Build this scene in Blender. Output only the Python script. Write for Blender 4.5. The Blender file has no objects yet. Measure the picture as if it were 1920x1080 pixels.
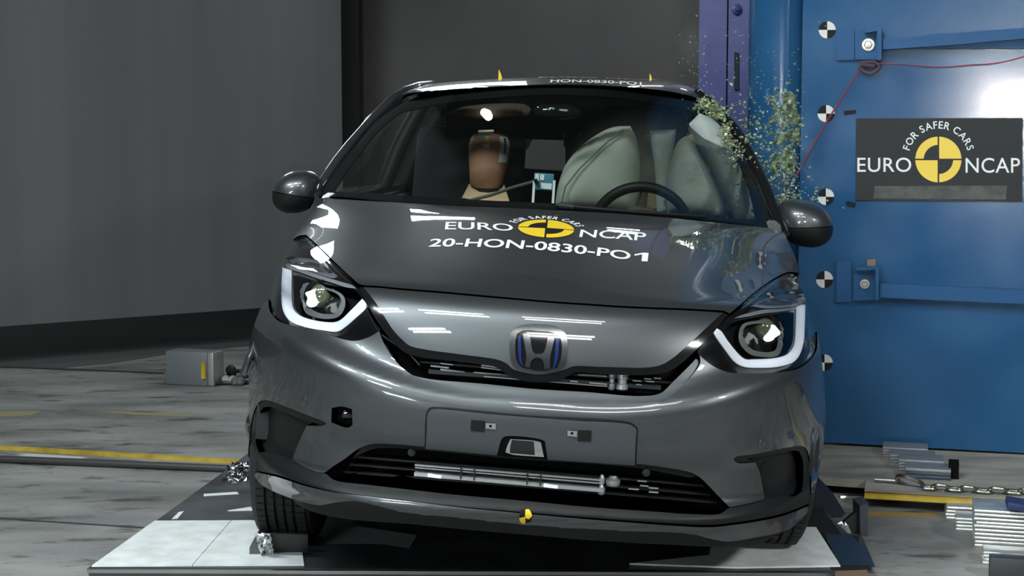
import bpy, bmesh, math, random
import numpy as np
from mathutils import Vector, Matrix
from mathutils.geometry import delaunay_2d_cdt

random.seed(7)
SC = bpy.context.scene
COL = SC.collection
PI = math.pi

# ------------------------------------------------------------------ camera
F, CU, CV = 2800.0, 960.0, 540.0            # focal length and centre in pixels of a 1920x1080 frame
PITCH = math.atan(0.0907)
CAM = np.array([0.0, -3.75, 1.2])
cam_d = bpy.data.cameras.new('camera')
cam_d.sensor_width = 36.0
cam_d.lens = 36.0 * F / 1920.0
cam_d.clip_end = 200
cam_o = bpy.data.objects.new('camera', cam_d)
COL.objects.link(cam_o)
cam_o.location = CAM
cam_o.rotation_euler = (PI / 2 - PITCH, 0, 0)
SC.camera = cam_o

# ------------------------------------------------------------------ view, world, lights
SC.view_settings.view_transform = 'Standard'
SC.view_settings.look = 'None'
SC.view_settings.gamma = 1
SC.view_settings.use_curve_mapping = False
SC.view_settings.exposure = 0.0
wd = bpy.data.worlds.new('hall_air'); SC.world = wd
wd.use_nodes = True
wd.node_tree.nodes['Background'].inputs[0].default_value = (0.75, 0.85, 1.0, 1)
wd.node_tree.nodes['Background'].inputs[1].default_value = 0.055

def area(name, loc, target, sx, sy, watts, col=(1, 0.97, 0.93), spread=180):
    l = bpy.data.lights.new(name, 'AREA'); l.shape = 'RECTANGLE'
    l.size = sx; l.size_y = sy; l.energy = watts; l.color = col; l.spread = math.radians(spread)
    o = bpy.data.objects.new(name, l); COL.objects.link(o)
    o.location = loc
    d = Vector(target) - Vector(loc)
    o.rotation_euler = d.to_track_quat('-Z', 'Z').to_euler()
    return o
#LIGHTS
def bank(x, y, z, n, w, h, gap, watts, target, col=(1, 0.98, 0.95)):
    """a hung lamp bank of n parallel bars"""
    for k in range(n):
        area('lamp_bar', (x, y + (k - (n - 1) / 2) * gap, z), target, w, h, watts / n, col)
COLD = (0.88, 0.98, 1.0)
NEUT = (0.97, 1.0, 0.97)
bank(-0.60, 6.0, 3.27, 2, 0.62, 0.05, 0.27, 6, (0, 1.0, 0.5), COLD)        # far bank, left
bank(1.42, 6.0, 3.30, 2, 0.95, 0.05, 0.20, 7, (0, 1.0, 0.5), NEUT)         # far bank, right
bank(-3.1, -2.4, 5.0, 2, 1.3, 0.22, 0.5, 215, (-0.9, 0.4, 0.0), COLD)      # near banks over the nose
bank(-1.1, -2.3, 5.0, 2, 1.1, 0.2, 0.5, 95, (-0.4, 0.6, 0.3), COLD)
bank(0.5, -2.3, 5.0, 2, 1.1, 0.2, 0.5, 40, (0.2, 0.9, 0.4), NEUT)
bank(-2.9, -6.2, 5.0, 2, 1.5, 0.25, 0.6, 150, (-0.6, 1.2, 0.4), COLD)      # banks behind the camera
bank(0.5, -6.0, 5.0, 2, 1.5, 0.25, 0.6, 60, (0.4, 1.5, 0.4), NEUT)
area('roof_lamp', (-0.40, 6.0, 2.72), (0, 1.5, 1.2), 0.9, 0.6, 9, COLD)
area('side_lamp', (-1.85, 4.7, 2.55), (0, 1.0, 1.0), 0.6, 0.5, 7, COLD)
area('camera_lamp', (0.65, -4.4, 1.5), (1.85, 1.65, 1.42), 0.22, 0.22, 3.4, NEUT, 30)
area('stand_lamp', (3.2, -3.0, 2.7), (0.6, 0.4, 0.2), 0.4, 0.2, 16, NEUT, 70)
area('low_lamp', (-2.4, -5.4, 0.85), (0.1, 0.7, 0.1), 1.4, 0.5, 5.5, COLD, 45)
area('rear_fill', (-5.5, 9.5, 5.5), (-4.5, 8.0, 0), 1.2, 0.4, 16, COLD, 120)  # added fill light behind the hung screen, lifting the dark floor there
#END LIGHTS

# ------------------------------------------------------------------ pixel helpers
_cp, _sp = math.cos(PITCH), math.sin(PITCH)
def ray(u, v):
    u = np.asarray(u, float); v = np.asarray(v, float)
    a = (u - CU) / F; b = -(v - CV) / F
    return np.stack([a, _cp + b * _sp, -_sp + b * _cp], -1)
def floor_pt(u, v, z):
    d = ray(u, v); t = (z - CAM[2]) / d[..., 2]
    return CAM + d * t[..., None] if d.ndim > 1 else CAM + d * t
def plane_pt(u, v, p0, n):
    d = ray(u, v); t = np.dot(np.asarray(p0) - CAM, n) / (d @ np.asarray(n))
    return CAM + d * (t[..., None] if d.ndim > 1 else t)
def at_depth(u, v, D):
    d = ray(u, v); t = D / d[..., 1]
    return CAM + d * (t[..., None] if d.ndim > 1 else t)

# car pose: x to the picture's right, y rearward, z up
ROLL, YAW = math.radians(3.5), math.radians(2.1)
CARM = Matrix.Translation((0.020, 0, 0)) @ Matrix.Rotation(-YAW, 4, 'Z') @ Matrix.Rotation(ROLL, 4, 'Y')
MC = np.array(CARM); MCI = np.array(CARM.inverted())
CAML = MCI[:3, :3] @ CAM + MCI[:3, 3]
def to_local(p): return np.asarray(p) @ MCI[:3, :3].T + MCI[:3, 3]
def to_world(p): return np.asarray(p) @ MC[:3, :3].T + MC[:3, 3]
def project(pl):
    w = to_world(pl) - CAM
    f = w[..., 1] * _cp - w[..., 2] * _sp
    up = w[..., 1] * _sp + w[..., 2] * _cp
    return CU + F * w[..., 0] / f, CV - F * up / f
def P(u, v, y):
    """point of the car frame seen at pixel (u, v), y metres behind the nose"""
    d = ray(u, v) @ MCI[:3, :3].T
    t = (np.asarray(y) - CAML[1]) / d[..., 1]
    return CAML + d * (t[..., None] if d.ndim > 1 else t)

# ------------------------------------------------------------------ scene helpers
def tag(o, label=None, cat=None, group=None, kind=None):
    if label: o['label'] = label
    if cat: o['category'] = cat
    if group: o['group'] = group
    if kind: o['kind'] = kind
    return o
def thing(name, label, cat, loc=(0, 0, 0), rz=0, group=None, mat=None):
    o = bpy.data.objects.new(name, None); COL.objects.link(o)
    o.empty_display_size = 0.1
    if mat is not None: o.matrix_world = mat
    else:
        o.location = loc; o.rotation_euler = (0, 0, rz)
    return tag(o, label, cat, group)
def mesh_obj(name, verts, faces, mat, parent=None, smooth=False, normals=None, label=None, auto=None):
    me = bpy.data.meshes.new(name)
    me.from_pydata([tuple(map(float, v)) for v in verts], [], [tuple(map(int, f)) for f in faces])
    me.update()
    if smooth: me.polygons.foreach_set('use_smooth', [True] * len(me.polygons))
    if normals is not None:
        me.normals_split_custom_set_from_vertices([tuple(map(float, n)) for n in normals])
    elif auto is not None:
        me.polygons.foreach_set('use_smooth', [True] * len(me.polygons))
        me.set_sharp_from_angle(angle=math.radians(auto))
    if mat is not None: me.materials.append(mat)
    o = bpy.data.objects.new(name, me); COL.objects.link(o)
    if parent is not None: o.parent = parent
    if label: o['label'] = label
    return o
def bm_obj(name, bm, mat, parent=None, auto=35, label=None):
    me = bpy.data.meshes.new(name)
    bmesh.ops.recalc_face_normals(bm, faces=bm.faces)
    bm.to_mesh(me); bm.free()
    if auto is not None:
        me.polygons.foreach_set('use_smooth', [True] * len(me.polygons))
        me.set_sharp_from_angle(angle=math.radians(auto))
    if mat is not None: me.materials.append(mat)
    o = bpy.data.objects.new(name, me); COL.objects.link(o)
    if parent is not None: o.parent = parent
    if label: o['label'] = label
    return o
def frame3(d):
    d = Vector(d).normalized()
    a = Vector((0, 0, 1)) if abs(d.z) < 0.9 else Vector((1, 0, 0))
    x = d.cross(a).normalized(); y = d.cross(x).normalized()
    return x, y
def add_tube(bm, pts, r, seg=10, closed=False, caps=True):
    pts = [Vector(p) for p in pts]; n = len(pts)
    rs = r if hasattr(r, '__len__') else [r] * n
    rings = []; px = None
    for i, p in enumerate(pts):
        if closed: d = pts[(i + 1) % n] - pts[i - 1]
        else: d = pts[min(i + 1, n - 1)] - pts[max(i - 1, 0)]
        d.normalize()
        if px is None: px, _ = frame3(d)
        x = (px - d * px.dot(d)).normalized(); y = d.cross(x); px = x
        rings.append([bm.verts.new(p + (x * math.cos(2 * PI * k / seg) + y * math.sin(2 * PI * k / seg)) * rs[i]) for k in range(seg)])
    for i in range(n if closed else n - 1):
        a, b = rings[i], rings[(i + 1) % n]
        for k in range(seg):
            bm.faces.new((a[k], a[(k + 1) % seg], b[(k + 1) % seg], b[k]))
    if caps and not closed:
        bm.faces.new(rings[0][::-1]); bm.faces.new(rings[-1])
def add_box(bm, c, s, R=None, bev=0.0):
    """axis box centre c, full size s, optional 3x3 rotation"""
    c = Vector(c); vs = []
    for dx in (-.5, .5):
        for dy in (-.5, .5):
            for dz in (-.5, .5):
                p = Vector((dx * s[0], dy * s[1], dz * s[2]))
                if R is not None: p = R @ p
                vs.append(bm.verts.new(c + p))
    fs = [(0, 1, 3, 2), (4, 6, 7, 5), (0, 4, 5, 1), (2, 3, 7, 6), (0, 2, 6, 4), (1, 5, 7, 3)]
    faces = [bm.faces.new([vs[i] for i in f]) for f in fs]
    if bev > 0:
        es = list({e for f in faces for e in f.edges})
        bmesh.ops.bevel(bm, geom=es, offset=bev, segments=2, affect='EDGES', profile=0.5)
def add_prism(bm, poly, d):
    """polygon of 3D points extruded by vector d"""
    d = Vector(d)
    a = [bm.verts.new(Vector(p)) for p in poly]; b = [bm.verts.new(Vector(p) + d) for p in poly]
    n = len(a)
    bm.faces.new(a); bm.faces.new(b[::-1])
    for i in range(n): bm.faces.new((a[i], b[i], b[(i + 1) % n], a[(i + 1) % n]))
def add_lathe(bm, prof, M=Matrix(), seg=48, caps=True):
    """profile of (radius, height) about local z, transformed by M"""
    rings = []
    for r, h in prof:
        rings.append([bm.verts.new(M @ Vector((r * math.cos(2 * PI * k / seg), r * math.sin(2 * PI * k / seg), h))) for k in range(seg)])
    for a, b in zip(rings, rings[1:]):
        for k in range(seg): bm.faces.new((a[k], a[(k + 1) % seg], b[(k + 1) % seg], b[k]))
    if caps:
        bm.faces.new(rings[0][::-1]); bm.faces.new(rings[-1])
def dup(o, parent=None):
    c = o.copy(); COL.objects.link(c)
    if parent is not None: c.parent = parent
    for ch in [x for x in COL.objects if x.parent == o]: dup(ch, c)
    return c
def cr(pts, closed=True, step=4.0, corner=50):
    """resample a traced outline: smooth through gentle points, keep sharp corners"""
    pts = [np.array(p, float) for p in pts]; n = len(pts); out = []
    sharp = []
    for i in range(n):
        if not closed and i in (0, n - 1): sharp.append(True); continue
        a = pts[i] - pts[i - 1]; b = pts[(i + 1) % n] - pts[i]
        c = np.dot(a, b) / (np.linalg.norm(a) * np.linalg.norm(b) + 1e-9)
        sharp.append(math.degrees(math.acos(max(-1, min(1, c)))) > corner)
    for i in range(n if closed else n - 1):
        p1, p2 = pts[i], pts[(i + 1) % n]
        p0 = pts[i - 1] if not sharp[i] else 2 * p1 - p2
        p3 = pts[(i + 2) % n] if not sharp[(i + 1) % n] else 2 * p2 - p1
        L = np.linalg.norm(p2 - p1); k = max(1, int(round(L / step)))
        d01 = max(np.linalg.norm(p1 - p0), 1e-6) ** .5; d12 = max(L, 1e-6) ** .5; d23 = max(np.linalg.norm(p3 - p2), 1e-6) ** .5
        m1 = (p2 - p1) + d12 * ((p1 - p0) / d01 - (p2 - p0) / (d01 + d12)) if not sharp[i] else p2 - p1
        m2 = (p2 - p1) + d12 * ((p3 - p2) / d23 - (p3 - p1) / (d12 + d23)) if not sharp[(i + 1) % n] else p2 - p1
        for j in range(k):
            s = j / k
            out.append(p1 * (2 * s**3 - 3 * s**2 + 1) + m1 * (s**3 - 2 * s**2 + s) + p2 * (-2 * s**3 + 3 * s**2) + m2 * (s**3 - s**2))
    if not closed: out.append(pts[-1])
    return np.array(out)
def inside(poly, pts):
    x, y = pts[:, 0], pts[:, 1]; r = np.zeros(len(pts), bool); n = len(poly)
    for i in range(n):
        x1, y1 = poly[i]; x2, y2 = poly[(i + 1) % n]
        if y1 == y2: continue
        c = ((y1 > y) != (y2 > y)) & (x < (x2 - x1) * (y - y1) / (y2 - y1) + x1)
        r ^= c
    return r
def bdist(poly, pts):
    d = np.full(len(pts), 1e9); n = len(poly)
    for i in range(n):
        a = poly[i]; b = poly[(i + 1) % n]; ab = b - a
        t = np.clip(((pts - a) @ ab) / (ab @ ab + 1e-12), 0, 1)
        d = np.minimum(d, np.linalg.norm(pts - (a + t[:, None] * ab), axis=1))
    return d
def triangulate(outer, holes=(), step=8.0):
    """outline loops (already resampled) -> 2D points, triangles, list of boundary loops (indices)"""
    lo, hi = outer.min(0), outer.max(0)
    gx = np.arange(lo[0] + step / 2, hi[0], step); gy = np.arange(lo[1] + step / 2, hi[1], step)
    if len(gx) and len(gy):
        X, Y = np.meshgrid(gx, gy); X = X + (np.arange(len(gy)) % 2)[:, None] * step / 2
        g = np.stack([X.ravel(), Y.ravel()], 1)
        k = inside(outer, g)
        for h in holes: k &= ~inside(h, g)
        g = g[k]
        if len(g): g = g[bdist(outer, g) > step * .45]
        for h in holes:
            if len(g): g = g[bdist(h, g) > step * .45]
    else: g = np.zeros((0, 2))
    loops = [outer] + list(holes)
    pts = np.concatenate(loops + [g]) if len(g) else np.concatenate(loops)
    edges = []; idx = []; o = 0
    for L in loops:
        n = len(L); idx.append(list(range(o, o + n)))
        edges += [(o + i, o + (i + 1) % n) for i in range(n)]; o += n
    r = delaunay_2d_cdt([Vector(p) for p in pts], edges, [], 0, 1e-6)
    vo = np.array([(v.x, v.y) for v in r[0]]); fs = r[2]
    cen = np.array([vo[list(f)].mean(0) for f in fs])
    keep = inside(outer, cen)
    for h in holes: keep &= ~inside(h, cen)
    fs = [f for f, k in zip(fs, keep) if k]
    om = {}
    for i, src in enumerate(r[3]):
        for s in src: om.setdefault(s, i)
    bl = [[om[i] for i in L if i in om] for L in idx]
    return vo, fs, bl

# ------------------------------------------------------------------ smooth lofted surfaces
def nspline(x, y, xq):
    """natural cubic spline, y of shape (n, ...)"""
    x = np.asarray(x, float); y = np.asarray(y, float); n = len(x); h = np.diff(x)
    A = np.zeros((n, n)); B = np.zeros_like(y); A[0, 0] = A[-1, -1] = 1
    for i in range(1, n - 1):
        A[i, i - 1] = h[i - 1]; A[i, i] = 2 * (h[i - 1] + h[i]); A[i, i + 1] = h[i]
        B[i] = 3 * ((y[i + 1] - y[i]) / h[i] - (y[i] - y[i - 1]) / h[i - 1])
    c = np.linalg.solve(A, B.reshape(n, -1)).reshape(y.shape)
    i = np.clip(np.searchsorted(x, xq) - 1, 0, n - 2)
    sh = (-1,) + (1,) * (y.ndim - 1)
    hi = h[i].reshape(sh); d = (xq - x[i]).reshape(sh)
    b = (y[i + 1] - y[i]) / hi - hi * (2 * c[i] + c[i + 1]) / 3
    return y[i] + b * d + c[i] * d**2 + (c[i + 1] - c[i]) / (3 * hi) * d**3
def pchip(x, y, xq):
    x = np.asarray(x, float); y = np.asarray(y, float); h = np.diff(x).reshape((-1,) + (1,) * (y.ndim - 1))
    s = np.diff(y, axis=0) / h; m = np.zeros_like(y); m[0] = s[0]; m[-1] = s[-1]
    w1 = 2 * h[1:] + h[:-1]; w2 = h[1:] + 2 * h[:-1]
    with np.errstate(divide='ignore', invalid='ignore'):
        mm = (w1 + w2) / (w1 / s[:-1] + w2 / s[1:])
    m[1:-1] = np.where(s[:-1] * s[1:] > 0, mm, 0)
    i = np.clip(np.searchsorted(x, xq) - 1, 0, len(x) - 2)
    sh = (-1,) + (1,) * (y.ndim - 1)
    t = ((xq - x[i]) / np.diff(x)[i]).reshape(sh); hh = h[i]
    return (y[i] * (2 * t**3 - 3 * t**2 + 1) + hh * m[i] * (t**3 - 2 * t**2 + t)
            + y[i + 1] * (-2 * t**3 + 3 * t**2) + hh * m[i + 1] * (t**3 - t**2))
def blur(a, ax, n):
    for _ in range(n):
        b = a.copy()
        sl = [slice(None)] * a.ndim; l = sl.copy(); r = sl.copy()
        sl[ax] = slice(1, -1); l[ax] = slice(0, -2); r[ax] = slice(2, None)
        b[tuple(sl)] = .25 * a[tuple(l)] + .5 * a[tuple(sl)] + .25 * a[tuple(r)]
        a = b
    return a
class Surf:
    """grid G[i, j] of car-frame points; i runs across the picture, j runs up it"""
    def __init__(s, G):
        s.G = G; s.ni, s.nj = G.shape[:2]
        di = np.gradient(G, axis=0); dj = np.gradient(G, axis=1)
        n = np.cross(di, dj); n /= np.linalg.norm(n, axis=2, keepdims=True) + 1e-12
        c = n[s.ni // 2, s.nj // 2]
        if np.dot(c, CAML - G[s.ni // 2, s.nj // 2]) < 0: n = -n
        s.N = n
        s.U, s.V = project(G)
    def sample(s, A, i, j):
        i = np.clip(i, 0, s.ni - 1.001); j = np.clip(j, 0, s.nj - 1.001)
        a = i.astype(int); b = j.astype(int); fi = i - a; fj = j - b
        if A.ndim == 3: fi = fi[:, None]; fj = fj[:, None]
        return (A[a, b] * (1 - fi) * (1 - fj) + A[a + 1, b] * fi * (1 - fj) + A[a, b + 1] * (1 - fi) * fj + A[a + 1, b + 1] * fi * fj)
    def col(s, i, q, A, rising):
        i = np.clip(i, 0, s.ni - 1.001); a = i.astype(int); f = (i - a)[:, None]
        c = A[a] * (1 - f) + A[a + 1] * f
        if not rising: c = -c; q = -q
        c = np.maximum.accumulate(c, axis=1)
        k = np.clip((c < q[:, None]).sum(1) - 1, 0, s.nj - 2)
        r = np.arange(len(q)); d = c[r, k + 1] - c[r, k]
        return k + np.clip((q - c[r, k]) / np.where(np.abs(d) < 1e-9, 1e-9, d), 0, 1)
    def px(s, pts):
        pts = np.asarray(pts, float); u, v = pts[:, 0], pts[:, 1]
        m = s.U[:, s.nj // 2]; i = np.interp(u, m, np.arange(s.ni))
        for _ in range(14):
            j = s.col(i, v, s.V, False)
            uu = s.sample(s.U, i, j); du = (s.sample(s.U, i + 1, j) - s.sample(s.U, i - 1, j)) / 2
            i = np.clip(i + .9 * (u - uu) / np.where(np.abs(du) < .3, .3, du), 0, s.ni - 1)
        j = s.col(i, v, s.V, False)
        return s.sample(s.G, i, j), s.norm(i, j)
    def norm(s, i, j):
        n = s.sample(s.N, i, j)
        return n / (np.linalg.norm(n, axis=1, keepdims=True) + 1e-12)
    def xy(s, x, y):
        """points of the surface above plan position (x, y)"""
        X = s.G[:, s.nj - 1, 0]; i = np.interp(x, X, np.arange(s.ni))
        j = s.col(i, np.asarray(y, float), s.G[:, :, 1], True)
        return s.sample(s.G, i, j), s.norm(i, j)
def panel(name, S, outline, mat, parent, holes=(), off=0.0, rim=0.014, step=9.0, smooth_outline=True, label=None, corner=50, bulge=0.0, bw=6.0):
    """skin panel cut from surface S along a traced outline, with a turned-in edge"""
    o = cr(outline, step=min(step, 5), corner=corner); hs = [cr(h, step=4, corner=corner) for h in holes]
    pts, fs, loops = triangulate(o, hs, step)
    p, n = S.px(pts)
    e = off
    if bulge:
        d = bdist(o, pts)
        for h in hs: d = np.minimum(d, bdist(h, pts))
        e = off + bulge * np.sqrt(np.clip(1 - (1 - np.clip(d / bw, 0, 1))**2, 0, 1))
        p = p + n * e[:, None]
    else: p = p + n * off
    verts = list(p); norms = list(n)
    fs2 = []
    for f in fs:
        a, b, c = (p[k] for k in f[:3])
        if np.dot(np.cross(b - a, c - a), n[f[0]]) < 0: f = f[::-1]
        fs2.append(tuple(f))
    if rim:
        for L in loops:
            m = len(L); base = len(verts)
            top = len(verts)
            cen = p[L].mean(0)
            for k in range(m):
                t = p[L[(k + 1) % m]] - p[L[k - 1]]; s = np.cross(t, n[L[k]]); s /= np.linalg.norm(s) + 1e-9
                verts.append(p[L[k]]); norms.append(s)
            for k in range(m):
                verts.append(p[L[k]] - n[L[k]] * rim); norms.append(norms[top + k])
            for k in range(m):
                k2 = (k + 1) % m
                f = (top + k, top + k2, top + m + k2, top + m + k)
                fs2.append(f)
    return mesh_obj(name, verts, fs2, mat, parent, smooth=True, normals=norms, label=label)
# ------------------------------------------------------------------ materials
def mat(name, base, rough=0.5, metal=0.0, coat=0.0, coat_r=0.03, emit=None, es=0.0, spec=0.5, alpha=1.0, trans=0.0, ior=1.45, sheen=0.0):
    m = bpy.data.materials.new(name); m.use_nodes = True
    b = m.node_tree.nodes['Principled BSDF']
    b.inputs['Base Color'].default_value = (*base, 1)
    b.inputs['Roughness'].default_value = rough; b.inputs['Metallic'].default_value = metal
    b.inputs['Coat Weight'].default_value = coat; b.inputs['Coat Roughness'].default_value = coat_r
    b.inputs['Specular IOR Level'].default_value = spec; b.inputs['IOR'].default_value = ior
    b.inputs['Transmission Weight'].default_value = trans; b.inputs['Alpha'].default_value = alpha
    if emit: b.inputs['Emission Color'].default_value = (*emit, 1); b.inputs['Emission Strength'].default_value = es
    return m
def nodes(m): return m.node_tree.nodes, m.node_tree.links, m.node_tree.nodes['Principled BSDF']
def noise_mix(m, c1, c2, scale=5.0, detail=6, lo=.35, hi=.65, stretch=(1, 1, 1), rough=None, bump=0.0, bscale=None, coord='Object', rot=0):
    N, L, b = nodes(m)
    tc = N.new('ShaderNodeTexCoord'); mp = N.new('ShaderNodeMapping'); mp.inputs['Scale'].default_value = stretch
    mp.inputs['Rotation'].default_value = (0, 0, rot)
    L.new(tc.outputs[coord], mp.inputs[0])
    t = N.new('ShaderNodeTexNoise'); t.inputs['Scale'].default_value = scale; t.inputs['Detail'].default_value = detail
    L.new(mp.outputs[0], t.inputs['Vector'])
    r = N.new('ShaderNodeValToRGB'); r.color_ramp.elements[0].position = lo; r.color_ramp.elements[1].position = hi
    r.color_ramp.elements[0].color = (*c1, 1); r.color_ramp.elements[1].color = (*c2, 1)
    L.new(t.outputs['Fac'], r.inputs[0]); L.new(r.outputs[0], b.inputs['Base Color'])
    if rough:
        mr = N.new('ShaderNodeMapRange'); mr.inputs[3].default_value, mr.inputs[4].default_value = rough
        mr.inputs[1].default_value = lo; mr.inputs[2].default_value = hi
        L.new(t.outputs['Fac'], mr.inputs[0]); L.new(mr.outputs[0], b.inputs['Roughness'])
    if bump:
        t2 = N.new('ShaderNodeTexNoise'); t2.inputs['Scale'].default_value = bscale or scale * 6; t2.inputs['Detail'].default_value = 4
        L.new(mp.outputs[0], t2.inputs['Vector'])
        bp = N.new('ShaderNodeBump'); bp.inputs['Strength'].default_value = bump; bp.inputs['Distance'].default_value = 0.01
        L.new(t2.outputs['Fac'], bp.inputs['Height']); L.new(bp.outputs[0], b.inputs['Normal'])
    return m
def thin_glass(name, tint, refl=1.0, rough=0.0, haze=0.0, haze_col=(.5, .55, .5)):
    """thin pane: tinted see-through plus Fresnel reflection, optional surface dust"""
    m = bpy.data.materials.new(name); m.use_nodes = True
    N, L = m.node_tree.nodes, m.node_tree.links; N.clear()
    out = N.new('ShaderNodeOutputMaterial'); tr = N.new('ShaderNodeBsdfTransparent'); tr.inputs[0].default_value = (*tint, 1)
    gl = N.new('ShaderNodeBsdfGlossy'); gl.inputs['Roughness'].default_value = rough; gl.inputs[0].default_value = (refl, refl, refl, 1)
    fr = N.new('ShaderNodeFresnel'); fr.inputs[0].default_value = 1.5
    mx = N.new('ShaderNodeMixShader'); L.new(fr.outputs[0], mx.inputs[0]); L.new(tr.outputs[0], mx.inputs[1]); L.new(gl.outputs[0], mx.inputs[2])
    last = mx
    if haze:
        df = N.new('ShaderNodeBsdfDiffuse'); df.inputs[0].default_value = (*haze_col, 1)
        m2 = N.new('ShaderNodeMixShader'); m2.inputs[0].default_value = haze
        L.new(mx.outputs[0], m2.inputs[1]); L.new(df.outputs[0], m2.inputs[2]); last = m2
    L.new(last.outputs[0], out.inputs[0])
    return m
PAINT = mat('grey_metallic_paint', (0.092, 0.099, 0.106), 0.40, 0.8, 1.0, 0.015)
PLATEGREY = mat('satin_grey_plastic', (0.075, 0.082, 0.09), 0.42, 0.3)
GLOSSBLACK = mat('gloss_black', (0.008, 0.008, 0.009), 0.12, 0, 0.6, 0.03)
BLACK = mat('matt_black_plastic', (0.008, 0.008, 0.0085), 0.5, spec=.35)
DARKGREY = mat('dark_grey_plastic', (0.02, 0.021, 0.022), 0.5, spec=.35)
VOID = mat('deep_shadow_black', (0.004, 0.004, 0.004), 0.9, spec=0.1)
RUBBER = mat('tyre_rubber', (0.018, 0.018, 0.018), 0.72)
CHROME = mat('bright_chrome', (0.75, 0.77, 0.8), 0.07, 1.0)
SATIN = mat('satin_silver', (0.38, 0.39, 0.40), 0.42, 0.6)
RADI = mat('radiator_aluminium', (0.34, 0.34, 0.35), 0.5, 0.5)
STEEL = mat('bare_steel', (0.42, 0.41, 0.38), 0.28, 1.0)
DRL = mat('lit_white_light_guide', (0.75, 0.78, 0.85), 0.25, emit=(0.85, 0.92, 1.0), es=0.14)
LAMPGREY = mat('lamp_grey_lens', (0.30, 0.31, 0.33), 0.25, 0.2, 0.6)
CLEARGREY = mat('smoked_lamp_strip', (0.07, 0.075, 0.08), 0.12, 0.2, 1.0, 0.03)
REFLECTOR = mat('lamp_reflector', (0.10, 0.105, 0.11), 0.12, 0.9)
LIT = mat('lit_lamp_white', (0.9, 1, 0.95), 0.3, emit=(0.88, 1.0, 0.95), es=2.2)
LENSG = mat('projector_lens_glass', (0.24, 0.27, 0.17), 0.05, 0.35, 1.0, 0.02)
LENS = thin_glass('clear_lamp_cover', (0.93, 0.94, 0.95))
SCREEN = thin_glass('windscreen_glass', (0.84, 0.90, 0.86), haze=0.004)
SIDEGLASS = thin_glass('side_glass', (0.95, 0.98, 0.96))
YELLOW = mat('yellow_vinyl', (0.80, 0.55, 0.02), 0.45)
WHITEV = mat('white_vinyl', (0.85, 0.87, 0.87), 0.5)
BLACKV = mat('black_vinyl', (0.010, 0.010, 0.011), 0.6, spec=.15)
BLUEACC = mat('blue_badge_accent', (0.008, 0.028, 0.13), 0.2, 0.2, 0.6)
LAMPRING = mat('lamp_silver_ring', (0.50, 0.52, 0.53), 0.25, 0.7)
FRITM = mat('black_screen_print', (0.006, 0.006, 0.007), 0.4)
BADGECHROME = mat('badge_chrome', (0.20, 0.205, 0.215), 0.18, 0.9)
CLEARPANE = thin_glass('clear_rear_pane', (0.97, 0.98, 0.97))
# ------------------------------------------------------------------ front of the car: one lofted skin
XS = np.array([0, .15, .30, .45, .58, .68, .75, .805, .85, .885])
PL = 1.25 * XS**5 + .06 * XS**2
PH = 1.30 * XS**5 + .22 * XS**2
PC = .42 * XS**2
Z0 = np.zeros(10)
def sstep(x, a, b): t = np.clip((x - a) / (b - a), 0, 1); return t * t * (3 - 2 * t)
ZS = .125 * sstep(XS, .15, .85)                  # shoulder line climbing to the lamps
ZH = -.085 * XS**2 - .04 * XS**6
ZL = .06 * np.clip(XS - .4, 0, 1)**1.5 * 1.6
KEYS = [  # y, z at the centre, plan curve, height change
    (.17, .09, PL, Z0), (.085, .18, PL, ZL * .3), (.05, .235, PL, ZL), (.006, .282, PL, ZL), (.016, .297, PL, ZL * .9),
    (.046, .33, PL, ZL * .6), (.045, .39, PL, ZS * .1), (.020, .44, PL, ZS * .35), (.006, .495, PL, ZS * .7), (.0, .533, PL, ZS),
    (.007, .559, PL * .96 + PH * .04, ZS), (.026, .580, PL * .85 + PH * .15, ZS * .98), (.043, .605, PL * .5 + PH * .5, ZS * .95), (.046, .65, PH, ZS * .85),
    (.058, .70, PH, ZS * .66), (.077, .752, PH, ZS * .42), (.100, .788, PH, ZS * .27), (.138, .816, PH, ZS * .15),
    (.25, .857, PH * .9 + PC * .1, ZH * .25), (.45, .914, PH * .65 + PC * .35, ZH * .7), (.70, .973, PH * .35 + PC * .65, ZH), (.985, 1.026, PC, ZH * .7), (1.12, 1.047, PC, ZH * .6)]
def build_front():
    G = np.zeros((len(XS), len(KEYS), 3))
    for k, (y, z, pl, dz) in enumerate(KEYS):
        G[:, k, 0] = XS; G[:, k, 1] = y + pl; G[:, k, 2] = z + dz
    full = np.concatenate([G[:0:-1] * np.array([-1, 1, 1]), G])
    xf = np.concatenate([-XS[:0:-1], XS])
    xq = np.linspace(-.885, .885, 281)
    A = nspline(xf, full, xq)
    cen = G[0]; d = np.concatenate([[0], np.cumsum(np.linalg.norm(np.diff(cen, axis=0), axis=1))])
    tq = np.concatenate([np.linspace(0, d[18], 330), np.linspace(d[18], d[-1], 150)[1:]])
    A = pchip(d, A.transpose(1, 0, 2), tq).transpose(1, 0, 2)
    A = blur(A, 1, 10); A = blur(A, 0, 4)
    return Surf(A)
FRONT = build_front()
# ------------------------------------------------------------------ the car
CAR = thing('hatchback_car', 'dark grey metallic hatchback facing the camera on the white sheets, pressed against the blue pole', 'car', mat=CARM)
def px(x0, y0, s, pts): return [(x0 + a * s, y0 + b * s) for a, b in pts]
def K3(*p): return px(440, 380, .2963, p)
def K4(*p): return px(1040, 380, .2963, p)

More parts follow.
